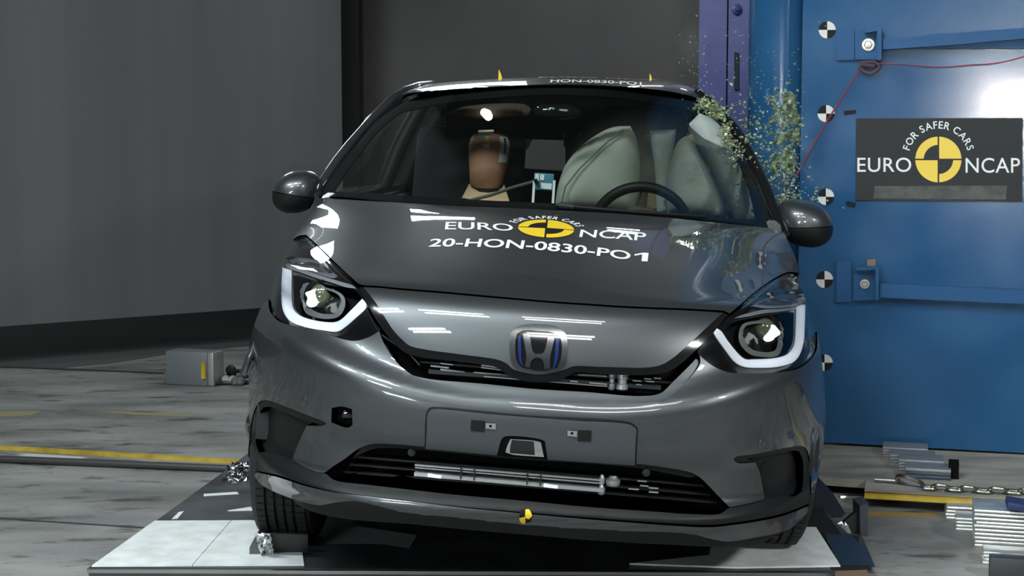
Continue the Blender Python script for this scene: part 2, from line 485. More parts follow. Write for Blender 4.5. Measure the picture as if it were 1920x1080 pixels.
HL_L = K3((445, 212), (530, 285), (640, 395), (740, 488), (800, 556), (826, 650), (882, 758), (917, 798), (850, 842), (770, 864), (700, 857), (560, 812), (400, 772), (290, 740), (245, 690), (232, 610), (248, 510), (280, 420), (320, 340), (360, 270), (400, 225))
HL_R = K4((1480, 452), (1400, 486), (1290, 556), (1200, 636), (1100, 716), (1010, 816), (960, 876), (912, 940), (940, 982), (1010, 1032), (1100, 1064), (1220, 1070), (1400, 1067), (1540, 1042), (1612, 992), (1642, 930), (1648, 850), (1622, 740), (1592, 640), (1562, 550), (1536, 480))

# --- bonnet
HOOD_TOP = [(675, 533), (707, 536), (760, 541), (825, 546), (890, 552), (958, 558), (1040, 565), (1100, 569), (1158, 573), (1220, 576), (1277, 578), (1330, 581), (1358, 583),
            (1368, 588), (1395, 565), (1422, 542), (1455, 520), (1478, 510), (1500, 512), (1494, 490), (1481, 460), (1470, 436), (1430, 426), (1380, 421), (1320, 415), (1250, 408), (1148, 400), (1040, 394), (960, 390), (880, 387), (746, 380), (640, 374),
            (602, 372), (590, 378), (570, 412), (549, 449), (560, 442), (574, 440), (598, 462), (631, 494), (661, 522)]
panel('bonnet', FRONT, HOOD_TOP, PAINT, CAR, step=9)
HF_LOW = [(1339, 601), (1321, 618), (1292, 645), (1262, 671), (1240, 684), (1213, 689), (1132, 688), (1075, 687), (1056, 694), (1010, 702), (962, 692), (950, 682), (935, 675), (861, 664), (796, 655), (768, 648), (753, 636), (738, 620), (724, 599), (707, 571), (690, 549)]
HOOD_FRONT = [(680, 538), (707, 539), (760, 544), (825, 549), (890, 555), (958, 561), (1040, 568), (1100, 572), (1158, 576), (1220, 579), (1277, 581), (1330, 584), (1356, 586)] + HF_LOW
panel('bonnet_nose', FRONT, HOOD_FRONT, PAINT, CAR, step=8, off=-.001)
# gloss black garnish under the bonnet nose
GARN_IN = [(672, 540), (684, 562), (700, 592), (718, 619), (737, 642), (758, 660), (790, 670), (861, 678), (930, 689), (950, 702), (980, 714), (1010, 717), (1044, 715), (1068, 704), (1078, 699), (1132, 702), (1213, 703), (1250, 698), (1277, 682), (1307, 655), (1333, 630), (1355, 602), (1366, 588)]
panel('grille_garnish', FRONT, [(675, 535), (690, 548), (707, 570), (724, 598), (738, 619), (753, 635), (768, 647), (796, 654), (861, 663), (935, 674), (950, 681), (962, 691), (1010, 701), (1056, 693), (1075, 686), (1132, 687), (1213, 688), (1240, 683), (1262, 670), (1292, 644), (1321, 617), (1339, 600), (1358, 584)] + GARN_IN[::-1],
      GLOSSBLACK, CAR, off=-.004, step=7, bulge=.008, bw=7)

# --- bumper
U_EDGE = [(711, 621), (718, 640), (734, 667), (755, 690), (787, 710), (834, 719), (915, 731), (997, 739), (1078, 745), (1159, 751), (1213, 752), (1247, 747), (1269, 733), (1300, 701), (1313, 680), (1312, 666)]
LG_TOP = [(1368, 951), (1345, 928), (1326, 908), (1312, 895), (1296, 886), (1275, 881), (1230, 874), (1187, 869), (1060, 861), (945, 852), (868, 845), (798, 838), (740, 833), (701, 832), (684, 836), (668, 844), (644, 862), (625, 874), (607, 886)]
BUMPER = [(692, 632)] + U_EDGE + [(1320, 674), (1340, 688), (1366, 698), (1401, 700), (1455, 699), (1497, 691), (1518, 676), (1531, 656), (1532, 620), (1538, 655), (1545, 720), (1548, 780), (1544, 830), (1536, 880), (1527, 925),
          (1521, 925), (1521, 890), (1518, 860), (1512, 842), (1503, 836), (1483, 838), (1418, 851), (1379, 857), (1375, 862), (1383, 868), (1416, 867), (1424, 885), (1430, 915), (1434, 936), (1400, 945)] + LG_TOP + \
         [(575, 878), (548, 863), (560, 830), (575, 798), (606, 798), (613, 794), (606, 790), (575, 778), (542, 765), (510, 753), (498, 750), (487, 753), (479, 765), (473, 782), (468, 820), (464, 858), (457, 858), (456, 800), (458, 740), (462, 680), (471, 630), (489, 578), (503, 560), (506, 583), (524, 603), (558, 612), (606, 624), (647, 637), (668, 639)]
HOLE_TOW = [(622, 765), (640, 762), (660, 767), (661, 797), (652, 802), (621, 792)]
BUMP = panel('front_bumper', FRONT, BUMPER, PAINT, CAR, holes=[HOLE_TOW], step=9)
# bright return around the upper grille
G_IN = [(706, 632), (720, 652), (740, 676), (766, 696), (800, 706), (915, 719), (1000, 727), (1100, 733), (1200, 738), (1238, 733), (1258, 719), (1290, 690), (1308, 672)]
panel('grille_return', FRONT, [(706, 618), (719, 642), (735, 668), (756, 691), (788, 711), (834, 720), (915, 732), (997, 740), (1078, 746), (1159, 752), (1213, 753), (1247, 748), (1270, 734), (1301, 702), (1318, 676)] + G_IN[::-1], PLATEGREY, BUMP, off=-.012, bulge=.006, bw=8, step=6, rim=.03)
# tow eye pocket
panel('tow_eye_pocket', FRONT, [(616, 757), (640, 756), (668, 762), (668, 803), (652, 808), (614, 797)], VOID, BUMP, off=-.03, rim=0, step=10)
bm = bmesh.new()
c, n = FRONT.px([(641, 783)]); add_box(bm, c[0] - n[0] * .028, (.03, .012, .02), bev=.003)
bm_obj('tow_eye_socket', bm, GLOSSBLACK, BUMP)
for u, v in ((570, 753), (1428, 832)):
    p, n = FRONT.px([(u, v)]); p, n = p[0], n[0]
    bm = bmesh.new()
    M = Matrix.Translation(p - n * .004) @ Vector(n).to_track_quat('Z', 'Y').to_matrix().to_4x4()
    add_lathe(bm, [(.0125, 0), (.0125, .005), (.011, .0062), (.006, .0066)], M, 24)
    bm_obj('parking_sensor', bm, PAINT, BUMP)

# --- number plate base
PLATE = [(809, 767), (820, 766), (900, 774), (985, 781), (1080, 788), (1184, 796), (1193, 804), (1191, 835), (1190, 870), (1060, 861), (1027, 859), (1022, 826), (1014, 822), (950, 816), (942, 820), (932, 851), (868, 845), (799, 839), (801, 805), (803, 774)]
panel('number_plate_gap', FRONT, [(806, 764), (820, 763), (985, 778), (1184, 793), (1196, 803), (1193, 872), (1060, 864), (868, 848), (796, 841), (800, 772)], BLACK, BUMP, off=.0012, step=9, rim=.004)
PB = panel('number_plate_base', FRONT, PLATE, PLATEGREY, BUMP, off=.006, step=8, rim=.006)
panel('plate_recess', FRONT, [(940, 818), (950, 815), (1016, 821), (1024, 826), (1029, 861), (930, 853)], VOID, PB, off=.0022, step=8, rim=.002)
panel('bumper_beam', FRONT, [(957, 822), (1002, 825), (1014, 828), (1020, 855), (960, 850), (948, 846), (950, 838)], CHROME, PB, off=.0042, step=6, rim=.002)
panel('bumper_beam_face', FRONT, [(960, 824), (1001, 827), (1003, 851), (956, 847), (957, 835)], DARKGREY, PB, off=.0056, step=6, rim=.001)
for sq, tb, hole in (([(884, 786), (910, 788), (909, 808), (883, 806)], [(911, 791), (930, 792), (930, 803), (911, 801)], (920, 796.5)),
                     ([(1084, 805), (1109, 806), (1108, 826), (1083, 825)], [(1064, 805), (1082, 806), (1082, 817), (1064, 815)], (1072.5, 810))):
    panel('plate_clip_slot', FRONT, sq, BLACK, PB, off=.0075, step=6, rim=.002)
    t = panel('plate_clip', FRONT, tb, SATIN, PB, off=.0085, step=6, rim=.002)
    p, n = FRONT.px([hole]); bm = bmesh.new()
    add_lathe(bm, [(.0035, 0), (.0035, .0006)], Matrix.Translation(p[0] + n[0] * .0086) @ Vector(n[0]).to_track_quat('Z', 'Y').to_matrix().to_4x4(), 12)
    bm_obj('clip_hole', bm, VOID, t)

# --- grille depths
def slat(name, a, b, off, h, mat_, parent, S=None, depth=.02, seg=24):
    """a bar along the skin from pixel a to pixel b, h metres tall, set off metres from the skin"""
    us = np.linspace(a[0], b[0], seg); vs = np.linspace(a[1], b[1], seg)
    p, n = FRONT.px(np.stack([us, vs], 1))
    n = n * np.array([1, 1, 0]); n /= np.linalg.norm(n, axis=1, keepdims=True)
    p = p + n * off; up = np.array([0, 0, h / 2])
    bm = bmesh.new(); R = []
    for q, m in zip(p, n): R.append([bm.verts.new(Vector(x)) for x in (q + up * .8, q + up - m * .004, q + up - m * depth, q - up - m * depth, q - up - m * .004, q - up * .8)])
    for r1, r2 in zip(R, R[1:]):
        for k in range(6): bm.faces.new((r1[k], r1[(k + 1) % 6], r2[(k + 1) % 6], r2[k]))
    bm.faces.new(R[0]); bm.faces.new(R[-1][::-1])
    return bm_obj(name, bm, mat_, parent, auto=40)
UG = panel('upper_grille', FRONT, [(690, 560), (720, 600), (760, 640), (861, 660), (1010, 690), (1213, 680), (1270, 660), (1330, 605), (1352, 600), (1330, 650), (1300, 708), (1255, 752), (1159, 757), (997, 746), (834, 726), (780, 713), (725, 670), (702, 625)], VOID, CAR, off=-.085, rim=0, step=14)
def bars(name, segs, mat_, off, h, par):
    for a, b in segs: slat(name, a, b, off, h, mat_, par, depth=.01, seg=10)
bars('radiator_tube', [((783, 670), (842, 677)), ((900, 688), (958, 695)), ((1085, 706), (1140, 709)), ((803, 689), (838, 693)), ((822, 696), (868, 702)), ((885, 702), (1140, 724))], RADI, -.030, .0045, UG)
bars('radiator_tube', [((905, 709), (1140, 728)), ((822, 684), (846, 687)), ((900, 692), (955, 699))], SATIN, -.028, .0025, UG)
bars('grille_slat', [((752, 663), (955, 694)), ((782, 682), (1262, 722))], BLACK, -.035, .006, UG)
bars('grille_slat', [((800, 700), (1240, 731))], DARKGREY, -.03, .012, UG)
bm = bmesh.new()
for (u, v, r) in ((1148, 716, .009), (1168, 717, .016)):
    p, n = FRONT.px([(u, v)]); q = p[0] + np.array([0, .035, 0])
    add_lathe(bm, [(r * .7, -.026), (r, -.022), (r, -.010), (r * .72, -.008), (r * .72, .004), (r, .006), (r, .022), (r * .7, .026)], Matrix.Translation(q), 20)
bm_obj('condenser_fitting', bm, SATIN, UG)
for u0, v0, w in ((1197, 717, 16), (1218, 713, 14), (1236, 712, 14), (1200, 724, 10), (1222, 718, 16)):
    slat('radiator_tag', (u0 - w / 2, v0), (u0 + w / 2, v0 + 1), -.026, .003, SATIN, UG, seg=3, depth=.004)
# bonnet catch hook seen on the left of the upper grille
p, n = FRONT.px([(848 + 2 * math.cos(a), 678) for a in (0, 1)])
bm = bmesh.new(); c = p[0] + np.array([0, .05, 0])
add_tube(bm, [c + np.array([.022 * math.cos(a), 0, -.014 * math.sin(a)]) for a in np.linspace(.1, PI - .1, 12)], .004, 8)
bm_obj('bonnet_catch', bm, DARKGREY, UG)
# rubber seal line along the left of the garnish
p, n = FRONT.px(cr([(690, 590), (708, 622), (735, 642), (758, 656), (785, 684)], closed=False, step=5)); bm = bmesh.new()
add_tube(bm, list(p - n * .012), .0022, 8); bm_obj('bonnet_cable', bm, DARKGREY, UG)

LG_HOLE = LG_TOP[::-1] + [(1352, 962), (1300, 963), (1240, 959), (1100, 949), (986, 938), (860, 927), (760, 916), (690, 908), (627, 899)]
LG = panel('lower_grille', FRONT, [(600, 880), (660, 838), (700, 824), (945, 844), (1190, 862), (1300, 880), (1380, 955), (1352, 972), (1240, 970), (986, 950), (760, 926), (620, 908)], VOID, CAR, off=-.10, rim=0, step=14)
panel('grille_top_rail', FRONT, [(684, 834), (701, 831), (798, 837), (945, 851), (1187, 867), (1296, 884), (1312, 894), (1300, 898), (1275, 894), (1187, 882), (945, 865), (798, 851), (705, 845), (680, 850), (655, 862)], BLACK, LG, off=-.014, step=7, rim=.03)
for a, b in (((655, 862), (1332, 918)), ((640, 876), (1345, 935)), ((630, 890), (1358, 950))):
    slat('grille_slat', a, b, -.04, .006, BLACK, LG, depth=.02)
slat('radiator_tube', (775, 875), (1128, 904), -.020, .005, SATIN, LG, depth=.01)
slat('radiator_tube', (775, 880), (1128, 910), -.022, .004, RADI, LG, depth=.01)
slat('condenser_bar', (774, 892), (1132, 923), -.018, .0115, SATIN, LG, depth=.02)
for a, b in (((800, 894), (826, 897)), ((1019, 913), (1046, 916))): slat('white_tag', a, b, -.0165, .0105, WHITEV, LG, depth=.003, seg=4)
for u in (863, 888, 988, 1013): slat('condenser_clip', (u - 1, 883 + (u - 775) * .085), (u + 1, 883.2 + (u - 775) * .085), -.012, .03, BLACK, LG, depth=.01, seg=3)
bm = bmesh.new()
for (u, v, r) in ((1129, 904, .008), (1150, 907, .019), (1128, 923, .01)):
    p, n = FRONT.px([(u, v)]); q = p[0] + np.array([0, .03, 0])
    add_lathe(bm, [(r * .4, -.014), (r * .8, -.012), (r, -.006), (r, .004), (r * .7, .007), (r * .5, .014)], Matrix.Translation(q), 20)
bm_obj('condenser_fitting', bm, SATIN, LG)
for u0, v0, w in ((1206, 905, 18), (1210, 914, 16), (1190, 920, 20), (1228, 918, 18), (1228, 926, 18)):
    slat('radiator_tag', (u0 - w / 2, v0), (u0 + w / 2, v0 + 1.4), -.02, .004, SATIN, LG, seg=3, depth=.004)
for u, v in ((771, 850), (1212, 888)):
    p, n = FRONT.px([(u, v)]); bm = bmesh.new()
    add_lathe(bm, [(.010, 0), (.010, .004), (.006, .005)], Matrix.Translation(p[0] + np.array([0, .012, 0])) @ Matrix.Rotation(PI / 2, 4, 'X'), 20)
    bm_obj('parking_sensor', bm, DARKGREY, LG)

# --- black lower frame with the two corner pockets
FRAME = [(463, 852), (468, 820), (473, 782), (479, 765), (487, 753), (498, 750), (510, 753), (542, 765), (575, 778), (606, 790), (613, 794), (606, 798), (575, 798), (560, 830), (548, 863), (575, 878), (607, 886), (627, 899), (690, 908), (760, 916), (860, 927), (986, 938), (1100, 949), (1240, 959), (1300, 963), (1352, 962), (1368, 951), (1400, 945), (1434, 936), (1430, 915), (1424, 885), (1416, 867), (1383, 868), (1375, 862), (1379, 857), (1418, 851), (1483, 838), (1503, 836), (1512, 842), (1518, 860), (1521, 890), (1520, 930),
         (1519, 944), (1490, 957), (1459, 967), (1420, 975), (1373, 982), (1330, 986), (1260, 983), (1100, 971), (986, 961), (860, 949), (760, 937), (700, 930), (627, 921), (573, 909), (520, 892), (475, 882)]
POCK_L = [(485, 775), (492, 764), (505, 763), (540, 776), (575, 789), (598, 797), (575, 799), (556, 828), (545, 860), (520, 852), (500, 846), (484, 848), (478, 830), (480, 800)]
POCK_R = [(1418, 867), (1400, 861), (1440, 855), (1484, 846), (1500, 846), (1507, 862), (1508, 900), (1505, 922), (1492, 930), (1478, 930), (1436, 935), (1431, 912), (1426, 886)]
FR = panel('lower_frame', FRONT, FRAME, BLACK, CAR, holes=[POCK_L, POCK_R], off=-.003, step=8, rim=.03)
for pk, inn in ((POCK_L, [(497, 782), (512, 778), (545, 794), (562, 801), (546, 838), (540, 852), (510, 838), (500, 826)]), (POCK_R, [(1440, 880), (1448, 872), (1478, 866), (1488, 870), (1490, 905), (1484, 918), (1452, 925), (1444, 918)])):
    c = np.mean(pk, 0)
    panel('corner_pocket', FRONT, [tuple(c + (np.array(q) - c) * 1.05) for q in pk], BLACK, FR, off=-.026, step=8, rim=0)
    panel('pocket_blank', FRONT, inn, BLACK, FR, off=-.025, step=7, rim=.004, bulge=.006, bw=10)
# --- lip below
LIP = [(467, 862), (476, 884), (520, 894), (573, 911), (627, 923), (700, 932), (760, 939), (860, 951), (986, 963), (1100, 973), (1260, 985), (1330, 988), (1373, 984), (1420, 977), (1459, 969), (1490, 959), (1520, 946), (1512, 962), (1500, 976), (1477, 993), (1450, 1001), (1418, 1007), (1364, 1015), (1329, 1009), (1299, 1001), (1240, 997), (1100, 991), (986, 983), (860, 970), (760, 960), (700, 946), (664, 939), (627, 942), (600, 947), (565, 940), (530, 928), (505, 917), (490, 908), (478, 893)]
panel('bumper_lip', FRONT, LIP, PAINT, CAR, off=.001, bulge=.008, bw=7, step=6, rim=.03)
VAL = [(530, 926), (565, 938), (600, 945), (627, 940), (664, 937), (700, 944), (760, 958), (860, 968), (986, 981), (1100, 989), (1240, 995), (1299, 999), (1329, 1007), (1364, 1013), (1418, 1005), (1450, 1000), (1478, 991), (1440, 1022), (1388, 1032), (1260, 1029), (1100, 1020), (1000, 1011), (860, 999), (760, 989), (700, 985), (623, 976), (575, 963), (548, 948)]
panel('undertray_lip', FRONT, VAL, BLACK, CAR, off=-.014, step=7, rim=.12)
# yellow and black sticker on the lip
def disc_sectors(cu, cv, ru, rv, sect, n=10):
    return [(cu, cv)] + [(cu + ru * math.cos(a), cv + rv * math.sin(a)) for a in np.linspace(sect[0], sect[1], n)]
panel('sticker', FRONT, [(975, 957), (990, 955), (998, 963), (996, 973), (982, 975), (975, 968)], BLACKV, CAR, off=.0098, rim=.001, step=4, label='yellow and black sticker on the bumper lip')
panel('sticker', FRONT, [(985, 957), (992, 957), (998, 964), (992, 968), (985, 966)], YELLOW, CAR, off=.0108, rim=.001, step=4)
panel('sticker', FRONT, [(974, 966), (985, 965), (986, 973), (982, 976), (976, 972)], YELLOW, CAR, off=.0108, rim=.001, step=4)

# --- headlamps
def headlamp(outline, drl, eye, r_eye, bez, bezin, strip, band, eyelid, spot):
    root = panel('headlamp', FRONT, outline, GLOSSBLACK, CAR, off=-.045, rim=0, step=9)
    c = np.mean(outline, 0)
    # black surround seen through the cover
    panel('lamp_bezel', FRONT, outline, GLOSSBLACK, root, holes=[eyelid], off=-.010, step=7, rim=.04)
    panel('light_guide', FRONT, drl, DRL, root, off=-.007, bulge=.006, bw=6, step=4, rim=.012)
    sc = np.mean(strip, 0)
    us = panel('upper_strip', FRONT, strip, LAMPGREY, root, holes=[[tuple(sc + np.array([.82, .58]) * (np.array(q) - sc)) for q in strip]], off=-.007, bulge=.004, bw=4, step=5, rim=.006)
    panel('strip_lens', FRONT, [tuple(sc + np.array([.86, .64]) * (np.array(q) - sc)) for q in strip], CLEARGREY, us, off=-.009, bulge=.003, bw=6, step=5, rim=0)
    panel('strip_edge', FRONT, band, LAMPGREY, root, off=-.007, bulge=.004, bw=5, step=5)
    panel('reflector_bowl', FRONT, bez, LAMPRING, root, holes=[bezin], off=-.024, bulge=.012, bw=7, step=5, rim=.02)
    p, n = FRONT.px([eye]); p, n = p[0], np.array([n[0][0] * .25, -1, 0.02]); n /= np.linalg.norm(n)
    M = Matrix.Translation(p - n * .055) @ Vector(n).to_track_quat('Z', 'Y').to_matrix().to_4x4()
    bm = bmesh.new(); R = r_eye * 1.32
    add_lathe(bm, [(R * 1.02, -.01), (R * 1.06, .012), (R * .96, .012), (R * .9, .0)], M, 32)
    bm_obj('projector_ring', bm, GLOSSBLACK, root)
    bm = bmesh.new()
    add_lathe(bm, [(r_eye * math.cos(a), .002 + .75 * r_eye * math.sin(a)) for a in np.linspace(0, PI / 2 - .02, 12)], M, 32)
    e = bm_obj('projector_lens', bm, LENSG, root)
    # lit patch of the lamp behind the lens
    bm = bmesh.new(); px_ = spot[2] * r_eye
    Ms = M @ Matrix.Translation((0, 0, .002 + .75 * r_eye * .93))
    w = FRONT.px([(eye[0] + spot[0], eye[1] + spot[1])])[0][0] - p
    o = Vector((w[0], w[1] * 0, w[2]))
    rad = min(.8, o.length / r_eye)
    zz = .75 * r_eye * math.sqrt(max(0.05, 1 - rad * rad))
    Mp = Matrix.Translation(o) @ M @ Matrix.Translation((0, 0, .0035 + zz))
    q = [(px_ * (1 + .22 * math.sin(3 * a + 1) + .12 * math.cos(5 * a)) * math.cos(a), px_ * (1 + .2 * math.sin(2 * a)) * math.sin(a)) for a in np.linspace(0, 2 * PI, 28, endpoint=False)]
    ring = [bm.verts.new(Mp @ Vector((x, y, -.35 * (x * x + y * y) / r_eye))) for x, y in q]
    ct = bm.verts.new(Mp @ Vector((0, 0, .0015)))
    for k in range(28): bm.faces.new((ct, ring[k], ring[(k + 1) % 28]))
    bm_obj('lamp_filament_glow', bm, LIT, e)
    panel('lamp_cover', FRONT, outline, LENS, root, off=.002, rim=.0, step=8)
    return root
headlamp(HL_L,
    K3((290, 400), (283, 480), (283, 600), (299, 680), (340, 735), (420, 770), (560, 800), (640, 808), (690, 782), (760, 722), (825, 655), (822, 625), (800, 600), (720, 682), (660, 738), (620, 752), (500, 738), (400, 703), (362, 668), (347, 620), (345, 500), (350, 415)),
    (590, 557.5), .0335,
    K3((378, 520), (392, 490), (430, 478), (520, 488), (600, 508), (650, 540), (668, 590), (655, 660), (615, 712), (560, 722), (480, 708), (405, 672), (378, 620)),
    K3((405, 525), (440, 500), (520, 510), (590, 528), (628, 555), (640, 600), (625, 655), (595, 690), (550, 695), (490, 685), (425, 650), (403, 615)),
    K3((340, 350), (380, 338), (430, 336), (540, 362), (590, 400), (650, 450), (630, 462), (560, 448), (450, 405), (380, 380)),
    K3((318, 375), (345, 368), (380, 384), (450, 410), (560, 452), (650, 480), (740, 508), (765, 530), (700, 522), (600, 490), (500, 460), (420, 432), (352, 412), (318, 400)),
    K3((352, 440), (450, 470), (600, 505), (760, 540), (795, 590), (720, 675), (655, 732), (600, 745), (480, 728), (400, 695), (362, 655), (352, 560)),
    (-8, 2, .74))
headlamp(HL_R,
    K4((1600, 640), (1600, 720), (1591, 850), (1570, 930), (1530, 990), (1440, 1022), (1300, 1032), (1200, 1027), (1150, 1002), (1090, 932), (1020, 830), (1008, 800), (1035, 790), (1060, 805), (1110, 878), (1170, 950), (1215, 983), (1275, 983), (1400, 973), (1478, 950), (1520, 908), (1538, 840), (1545, 650), (1570, 640)),
    (1443.5, 621.5), .0315,
    K4((1208, 780), (1230, 742), (1275, 727), (1360, 722), (1440, 728), (1480, 755), (1494, 800), (1484, 880), (1462, 925), (1425, 944), (1350, 948), (1280, 942), (1225, 905), (1203, 850)),
    K4((1232, 790), (1250, 760), (1290, 748), (1360, 744), (1430, 750), (1456, 772), (1464, 805), (1456, 875), (1438, 905), (1405, 918), (1350, 922), (1290, 915), (1248, 885), (1230, 840)),
    K4((1250, 640), (1300, 608), (1380, 578), (1450, 568), (1520, 576), (1565, 605), (1580, 630), (1540, 645), (1440, 655), (1330, 655)),
    K4((1140, 725), (1180, 705), (1240, 685), (1330, 665), (1440, 662), (1540, 652), (1588, 632), (1592, 655), (1540, 668), (1440, 682), (1330, 692), (1230, 712)),
    K4((1090, 800), (1150, 745), (1240, 722), (1360, 700), (1500, 684), (1535, 690), (1530, 840), (1510, 900), (1475, 940), (1400, 963), (1275, 973), (1220, 972), (1175, 940), (1120, 870)),
    (8, 5, .70))

# --- badge
def EM(*p): return px(780, 560, .27083, p)
E_OUT = EM((648, 300), (655, 240), (700, 195), (780, 178), (870, 178), (960, 190), (1030, 235), (1048, 300), (1045, 400), (1030, 465), (975, 500), (900, 513), (800, 510), (720, 497), (670, 460), (650, 390))
E_IN = EM((690, 300), (700, 245), (740, 225), (850, 228), (950, 240), (995, 270), (1008, 320), (1000, 420), (975, 475), (900, 490), (800, 487), (730, 470), (700, 430), (690, 370))
eb = panel('badge', FRONT, E_OUT, BADGECHROME, CAR, holes=[E_IN], off=.002, bulge=.010, bw=10, step=4, rim=.03)
panel('badge_back', FRONT, [tuple(np.mean(E_IN, 0) + 1.05 * (np.array(q) - np.mean(E_IN, 0))) for q in E_IN], GLOSSBLACK, eb, off=.003, step=5, rim=0)
panel('badge_accent', FRONT, EM((706, 265), (724, 262), (728, 350), (732, 430), (746, 470), (724, 452), (710, 400)), BLUEACC, eb, off=.006, bulge=.002, bw=2, step=4, rim=.003)
panel('badge_accent', FRONT, EM((968, 280), (988, 282), (988, 350), (980, 420), (958, 478), (946, 484), (955, 440), (964, 360)), BLUEACC, eb, off=.006, bulge=.002, bw=2, step=4, rim=.003)
panel('badge_letter', FRONT, EM((740, 244), (786, 248), (796, 310), (808, 368), (826, 384), (872, 384), (888, 366), (905, 310), (914, 258), (958, 266), (946, 330), (930, 400), (928, 486), (888, 486), (884, 445), (868, 418), (835, 408), (806, 424), (792, 450), (788, 478), (752, 472), (764, 400), (752, 320)), BADGECHROME, eb, off=.004, bulge=.008, bw=4, step=3, rim=.004, corner=35)

# --- flanks
def flank(sgn):
    ys = np.linspace(.50, 4.0, 71); zs = np.linspace(.2, 1.0, 33)
    def w(y, z):
        a = .868 - .11 * max(0, z - .62)**1.35 / .38 - .10 * max(0, .42 - z)**1.2
        a += .016 * math.exp(-((y - .83) / .36)**2) * math.exp(-((z - .5) / .26)**2) + .016 * math.exp(-((y - 3.36) / .36)**2) * math.exp(-((z - .5) / .26)**2)
        a -= .10 * max(0, .95 - y)**2 * (z > .0)
        a -= .30 * max(0, y - 3.4)**2
        a -= (.13 if sgn > 0 else .12) * max(0, z - (.58 if sgn > 0 else .48)) / .2 * math.exp(-((y - .75) / .5)**2) * .6
        a += (-.045 if sgn > 0 else .018 * max(0, min(1, (.68 - z) / .1))) * math.exp(-((y - .70) / .45)**2)
        if sgn > 0: a -= .30 * math.exp(-((y - 2.45) / .24)**2)
        return a
    def arch(cy, a0, a1): return [(cy + .345 * math.cos(t), .31 + .345 * math.sin(t)) for t in np.linspace(a0, a1, 26)]
    out = [(.56, .66), (.68, .755), (.84, .84), (1.05, .89), (1.35, .935), (1.65, .965), (2.2, .975), (3.0, .985), (3.7, .985), (3.95, .90), (4.0, .62), (3.95, .38), (3.80, .25)] + \
          arch(3.36, -.15, PI + .15) + [(2.9, .235), (1.3, .225)] + arch(.83, -.2, 2.55) + [(.54, .56)]
    o = np.array(out) * 1000; d = []
    for i in range(len(o)):
        p, q = o[i], o[(i + 1) % len(o)]; k = max(1, int(np.linalg.norm(q - p) / 40))
        d += [p + (q - p) * t / k for t in range(k)]
    pts, fs, lp = triangulate(np.array(d), [], 40)
    V = [(sgn * w(y, z), y, z) for y, z in pts / 1000]
    F2 = []
    for f in fs:
        p, q, r = (np.array(V[k]) for k in f); F2.append(f if np.cross(q - p, r - p)[0] * sgn > 0 else f[::-1])
    return mesh_obj('body_side', V, F2, PAINT, CAR, smooth=True)
for s in (-1, 1):
    o = flank(s)
    md = o.modifiers.new('thick', 'SOLIDIFY'); md.thickness = .02; md.offset = -1
# tyres with wheels
def wheel(x, zc, y=.83):
    sg = 1 if x > 0 else -1
    M = Matrix.Translation((x, y, zc)) @ Matrix.Rotation(PI / 2, 4, 'Y')
    bm = bmesh.new(); hw = .0925; R = .302; prof = [(.20, -hw * .86), (.235, -hw), (.27, -hw), (.288, -hw * .92), (R - .004, -hw * .78)]
    for g in (-.42, -.13, .16, .45):
        c = g * hw
        prof += [(R, c - .006), (R - .009, c - .004), (R - .009, c + .004), (R, c + .006)]
    prof += [(R - .004, hw * .78), (.288, hw * .92), (.27, hw), (.235, hw), (.20, hw * .86)]
    add_lathe(bm, prof, M, 72, caps=False)
    t = bm_obj('tyre', bm, RUBBER, CAR, auto=25)
    bm = bmesh.new()      # tread blocks' sipes as thin raised ribs
    for k in range(72):
        a = 2 * PI * k / 72
        for c, wd_ in ((-.62, .026), (.66, .026), (.02, .018), (-.28, .018), (.31, .018)):
            p = M @ Vector((R * math.cos(a) , R * math.sin(a), c * hw))
            rr = (M.to_3x3() @ Matrix.Rotation(a, 3, 'Z'))
            add_box(bm, p, (.0035, .0205, wd_), R=rr)
    bm_obj('tread', bm, RUBBER, t, auto=None)
    bm = bmesh.new()
    add_lathe(bm, [(.19, -.07), (.205, -.08), (.205, .075), (.19, .08), (.18, .04), (.05, .035), (.03, .05)], M if sg > 0 else M @ Matrix.Rotation(PI, 4, 'X'), 40)
    bm_obj('rim', bm, SATIN, t)
for s in (-1, 1):
    for y in (.83, 3.36): wheel(s * .738, .3045 + s * .738 * math.sin(ROLL), y)
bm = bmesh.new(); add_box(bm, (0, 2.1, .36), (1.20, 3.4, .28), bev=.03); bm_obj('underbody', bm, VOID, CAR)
for s in (-1, 1):
    bm = bmesh.new(); add_lathe(bm, [(.10, -.17), (.36, -.17), (.36, .10), (.352, .10), (.352, -.165), (.10, -.165)], Matrix.Translation((s * .70, .83, .33)) @ Matrix.Rotation(PI / 2, 4, 'Y') @ (Matrix() if s > 0 else Matrix.Rotation(PI, 4, 'X')), 40, caps=False)
    bmesh.ops.delete(bm, geom=[v for v in bm.verts if v.co.z < .30], context='VERTS')
    bm_obj('arch_liner', bm, BLACK, CAR)

